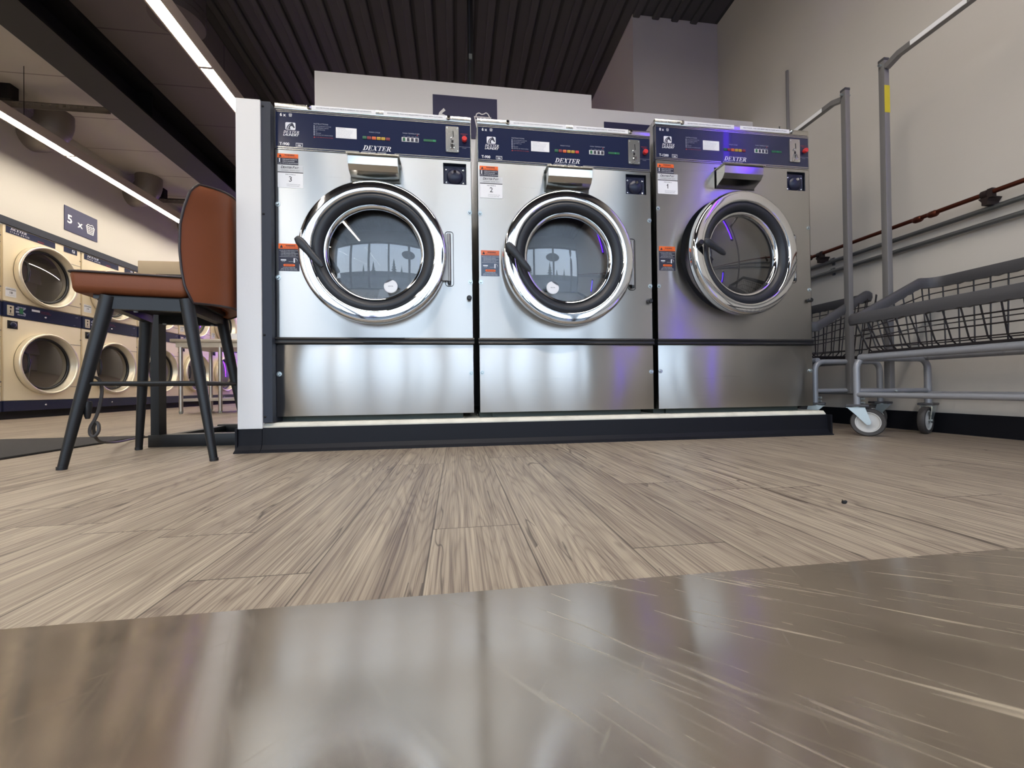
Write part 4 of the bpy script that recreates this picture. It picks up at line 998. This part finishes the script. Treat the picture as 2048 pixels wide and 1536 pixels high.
# ------------------------------------------------------------------ bar stool
S = empty('bar_stool', (-1.171, 1.864, 0), math.radians(11)); tag(S, 'tan leather bar stool with tapered black legs, beside the partition end', 'bar stool')
ST = M_LEATHER
# seat
m = MB(); m.box(-.226, .128, -.205, .205, .620, .705, .024, 4)
for v in m.bm.verts:
    if v.co.z > .69: v.co.z -= .010*math.exp(-((v.co.x+.03)/.14)**2-(v.co.y/.15)**2)
    if v.co.x < -.215 and v.co.z < .66: v.co.x += .010
m.build('seat', ST, S, ang=1)
pts = [(p[0], p[1], .694) for p in rrect(-.2265, .12, -.2055, .2055, .022)]
MB().tube(pts, .0042, 8, closed=True).build('seat_piping', M_PIPING, S, ang=1.2)
# backrest shell
def xe(z):
    T = [(.605, .140), (.66, .120), (.72, .110), (.80, .104), (.90, .107), (.96, .119), (1.03, .140), (1.085, .165)]
    for (a, b), (c, d) in zip(T, T[1:]):
        if z <= c: return b+(d-b)*(z-a)/(c-a)
    return T[-1][1]
M_, N_ = 22, 26
def back_pt(i, j, inner):
    t = -1+2*j/N_; s = i/M_
    zt = 1.066+.022*(1-t*t); zb = .600+.012*(1-t*t)
    z = zb+(zt-zb)*s
    hw = .207
    if s > .9: hw -= .030*(1-math.cos((s-.9)/.1*PI/2))
    if s < .08: hw -= .012*(1-s/.08)
    y = hw*t
    bul = max(.05, .234-xe(z))*(1-abs(t)**2.3)
    th = .045*min(1, (1-abs(t))*7)*min(1, (1-s)*9+.15)
    x = xe(z)+bul-(th if inner else 0)
    return (x, y, z)
m = MB()
G = [[[m.bm.verts.new(back_pt(i, j, k)) for j in range(N_+1)] for i in range(M_+1)] for k in (0, 1)]
for i in range(M_):
    for j in range(N_):
        m.bm.faces.new([G[0][i][j], G[0][i][j+1], G[0][i+1][j+1], G[0][i+1][j]]); m.bm.faces.new([G[1][i][j], G[1][i+1][j], G[1][i+1][j+1], G[1][i][j+1]])
for i in range(M_):
    for j in (0, N_):
        f = [G[0][i][j], G[0][i+1][j], G[1][i+1][j], G[1][i][j]]
        m.bm.faces.new(f)
for j in range(N_):
    for i in (0, M_): m.bm.faces.new([G[0][i][j], G[1][i][j], G[1][i][j+1], G[0][i][j+1]])
bmesh.ops.remove_doubles(m.bm, verts=m.bm.verts, dist=.0002)
m.build('backrest', ST, S, ang=1.2, recalc=True)
edge = [back_pt(i, 0, 0) for i in range(M_+1)]+[back_pt(M_, j, 0) for j in range(1, N_+1)]+[back_pt(i, N_, 0) for i in range(M_-1, -1, -1)]+[back_pt(0, j, 0) for j in range(N_-1, 0, -1)]
MB().tube(edge, .0046, 8, closed=True).build('backrest_piping', M_PIPING, S, ang=1.2)
for (bx, by, tx, ty) in ((-.22, -.24, -.118, -.185), (.22, -.24, .118, -.185), (-.22, .24, -.165, .185), (.22, .20, .118, .185)):
    lg = MB().tube([(bx, by, 0), (bx+(tx-bx)*.30, by+(ty-by)*.30, .19), (tx, ty, .612)], [.013, .0165, .0235], 18).build('leg', M_POWDER, S)
    MB().tube([(bx, by, .001), (bx, by, .012)], .0145, 14).build('foot_cap', M_BLACK, lg)
m = MB(); h = .588
for y in (-.183, .183): m.box(-.115, .115, y-.013, y+.013, h-.022, h+.022)
m.bar((-.117, -.183, h), (-.160, .183, h), .016); m.bar((.117, -.183, h), (.117, .183, h), .016)
m.build('seat_frame', M_POWDER, S, smooth=False)
MB().box(-.17, .15, -.17, .17, .606, .624).build('seat_plate', M_BLACK, S, smooth=False)
for a, b in (((-.172, -.2135, .295), (.172, -.2135, .295)), ((-.172, .2135, .295), (.172, .2135, .295)), ((-.172, -.2135, .295), (-.172, .2135, .295)), ((.172, -.2135, .295), (.172, .2135, .295))):
    MB().tube([a, b], .0078, 10).build('footrest_bar', M_POWDER, S)
for (x, y) in ((-.09, .16), (.09, .16), (-.05, -.16), (.10, -.10)): MB().lathe([(.0, -.006), (.007, -.005), (.007, 0)], (x, y, .567), 10, 'Z').build('bolt', M_ZINC, S)

# ------------------------------------------------------------------ counter table
T = empty('counter_table', (-1.2, 2.42, 0)); tag(T, 'wood topped counter table on a black steel frame, behind the bar stool', 'table')
MB().box(-.285, .27, -.29, .36, .818, .884, .004).build('table_top', M_LAM, T)
MB().box(-.236, -.200, -.285, -.235, .058, .818).build('post', M_POWDER, T, smooth=False)
MB().box(-.245, .27, -.29, -.23, 0, .058, .002).build('floor_bar', M_POWDER, T)
MB().box(-.245, .27, .27, .33, 0, .058, .002).build('floor_bar', M_POWDER, T)
MB().box(-.240, -.200, -.23, .27, 0, .05, .002).build('cross_bar', M_POWDER, T)
MB().box(-.20, .27, -.30, .30, .79, .818).build('top_frame', M_POWDER, T, smooth=False)

# ------------------------------------------------------------------ cord, mat, steel table, floor crumb
K = empty('power_cord', (-1.29, 1.637, 0)); tag(K, 'black power cord hooked over the stool footrest with its plug hanging', 'cord')
O = Vector((-1.29, 1.637, 0)); P = lambda *p: Vector(p)-O
def smooth_path(pts, it=3):
    for _ in range(it):
        q = [pts[0]]
        for a, b in zip(pts, pts[1:]): q += [a*.75+b*.25, a*.25+b*.75]
        q.append(pts[-1]); pts = q
    return pts
cord = [P(-1.300, 1.632, .185), P(-1.304, 1.632, .235), P(-1.303, 1.632, .285), P(-1.296, 1.633, .318), P(-1.286, 1.66, .318), P(-1.279, 1.668, .28), P(-1.280, 1.66, .22), P(-1.288, 1.65, .168), P(-1.299, 1.64, .140), P(-1.297, 1.638, .112), P(-1.284, 1.64, .104), P(-1.272, 1.643, .122), P(-1.276, 1.648, .150), P(-1.290, 1.652, .160), P(-1.300, 1.655, .13), P(-1.30, 1.67, .085), P(-1.36, 1.80, .065), P(-1.62, 2.20, .022), P(-1.76, 2.50, .008), P(-1.72, 2.66, .006), P(-1.58, 2.84, .006), P(-1.30, 3.0, .006), P(-.96, 3.05, .006)]
MB().tube(smooth_path(cord), .0052, 8).build('cable', M_CORD, K)
MB().tube([P(-1.299, 1.632, .170), P(-1.299, 1.632, .180), P(-1.300, 1.632, .222), P(-1.300, 1.632, .232)], [.006, .009, .0145, .013], 12).build('plug', M_BLACK, K)
mt = tag(MB().box(-4.2, -1.79, .2, 2.62, 0, .010, .003).build('floor_mat', M_MAT), 'dark grey carpet runner on the floor behind the bar stool', 'mat')
E_ = empty('steel_table', (-2.3, 5.45, 0)); tag(E_, 'stainless work table with a low shelf in front of the dryers', 'table')
MB().box(-.94, .9, -.34, .36, .826, .862, .004).build('table_top', M_SSTABLE, E_)
MB().box(-.86, .84, -.28, .30, .145, .175).build('shelf', M_SSTABLE, E_, smooth=False)
MB().box(-.90, .86, -.30, .32, .77, .826).build('apron', M_SSTABLE, E_, smooth=False)
for (x, y) in ((-.86, -.28), (.83, -.28), (-.86, .30), (.83, .30), (-.44, -.28)):
    l = MB().tube([(x, y, .03), (x, y, .80)], .021, 14).build('leg', M_SSTABLE, E_); MB().tube([(x, y, 0), (x, y, .03)], [.017, .024], 12).build('foot', M_ZINC, l)
tag(MB().box(-2.70, -2.50, 5.16, 5.4, .862, .935, .004).build('storage_box', M_LABEL), 'small white box on the stainless work table', 'box')
m = MB().sphere((.839, .786, .003), .004, sx=1.5, u=8, v=6).sphere((.846, .789, .003), .003, u=8, v=6).tube([(.835, .785, .004), (.830, .782, .010)], .0008, 5)
tag(m.build('floor_crumb', M_DARK), 'tiny dark crumb on the plank floor in front of the washers', 'crumb')

# ------------------------------------------------------------------ sloping steel bench in front
B = empty('steel_bench', (0, -.25, 0)); tag(B, 'scratched shiny steel bench top sloping towards the washers, under the camera', 'bench')
sl = math.tan(math.radians(13)); ye, ze = .1868, .1712
zz = lambda y: ze+(ye-y)*sl
m = MB()
for (y0, y1, t0, t1) in ((-.42, ye, 0, .004),):
    X = .62; oy = .25
    a = [(-X, y0+oy, zz(y0)), (X, y0+oy, zz(y0)), (X, y1+oy, zz(y1)), (-X, y1+oy, zz(y1))]
    b = [(p[0], p[1], p[2]-.012) for p in a]
    m.quad(*a); m.quad(*b[::-1])
    for i in range(4): m.quad(a[i], b[i], b[(i+1) % 4], a[(i+1) % 4])
m.build('bench_top', M_BENCH, B, smooth=False)
for x in (-.58, .58):
    for y in (-.38, .13): MB().box(x-.02, x+.02, y+.25-.02, y+.25+.02, 0, zz(y)-.015).build('leg', M_SSTABLE, B, smooth=False)

# ------------------------------------------------------------------ coloured LED tubes (out of frame, seen in the steel)
def led_tube(loc, rot, L, mat, label):
    e = empty('led_tube', loc); e.rotation_euler = rot; tag(e, label, 'lamp', 'coloured LED tubes')
    MB().tube([(0, 0, -L/2), (0, 0, L/2)], .022, 12).build('tube', mat, e)
    m = MB().box(-.03, .03, .02, .051, -L/2-.02, L/2+.02)
    for s in (-1, 1): m.box(-.026, .026, -.026, .02, s*L/2-.02, s*L/2+.02)
    m.build('backing', M_BLACK, e, smooth=False)
led_tube((XW-.045, .42, 2.35), (0, 0, -PI/2), 1.1, M_BLUE, 'blue LED tube upright on the grey wall high beside the camera')
led_tube((XW-.045, -.42, .62), (0, 0, -PI/2), .5, emit('led_blue_dim', (.09, .015, 1.0), 5), 'short blue LED tube low on the grey wall behind the camera')
led_tube((-3.95, YB-.05, 1.45), (0, 0, 0), 1.9, M_PURP, 'tall purple LED tube on the end wall beside the last dryer')
led_tube((-3.45, YB-.05, 1.45), (0, 0, 0), 1.9, M_PURP, 'tall purple LED tube on the end wall, the one farther from the dryers')

# ------------------------------------------------------------------ daylight
w = bpy.data.worlds.new('World'); sc.world = w; w.use_nodes = True; nt = w.node_tree; nt.nodes.clear()
o = nt.nodes.new('ShaderNodeOutputWorld'); bgn = nt.nodes.new('ShaderNodeBackground')
tc = nt.nodes.new('ShaderNodeTexCoord'); sp = nt.nodes.new('ShaderNodeSeparateXYZ'); nt.links.new(tc.outputs['Generated'], sp.inputs[0])
rp = nt.nodes.new('ShaderNodeValToRGB'); nt.links.new(sp.outputs[2], rp.inputs[0])
rp.color_ramp.elements[0].position = 0; rp.color_ramp.elements[0].color = (.72, .82, .92, 1)
rp.color_ramp.elements[1].position = .6; rp.color_ramp.elements[1].color = (.62, .78, 1.0, 1)
nz = nt.nodes.new('ShaderNodeTexNoise'); nz.inputs['Scale'].default_value = 2.2; nz.inputs['Detail'].default_value = 6; nt.links.new(tc.outputs['Generated'], nz.inputs['Vector'])
mr = nt.nodes.new('ShaderNodeMapRange'); mr.inputs['To Min'].default_value = .75; mr.inputs['To Max'].default_value = 1.25; nt.links.new(nz.outputs['Fac'], mr.inputs['Value'])
mm = nt.nodes.new('ShaderNodeMath'); mm.operation = 'MULTIPLY'; mm.inputs[1].default_value = 2.15; nt.links.new(mr.outputs[0], mm.inputs[0])
nt.links.new(rp.outputs[0], bgn.inputs[0]); nt.links.new(mm.outputs[0], bgn.inputs[1]); nt.links.new(bgn.outputs[0], o.inputs[0])
pl = bpy.data.lights.new('window_portal', 'AREA'); pl.shape = 'RECTANGLE'; pl.size = 6.2; pl.size_y = 2.7; pl.cycles.is_portal = True
po = bpy.data.objects.new('window_portal', pl); po.location = (-.62, YF-.10, 1.42); po.rotation_euler = (PI/2, 0, 0); COL.objects.link(po)

# ------------------------------------------------------------------ output look
v = sc.view_settings; v.view_transform = 'Standard'; v.look = 'None'; v.gamma = 1; v.use_curve_mapping = False; v.exposure = 1.25
sc.cycles.use_denoising = True
sc.cycles.max_bounces = 10; sc.cycles.diffuse_bounces = 5; sc.cycles.glossy_bounces = 6; sc.cycles.transparent_max_bounces = 12
sc.cycles.caustics_reflective = True; sc.cycles.sample_clamp_indirect = 6
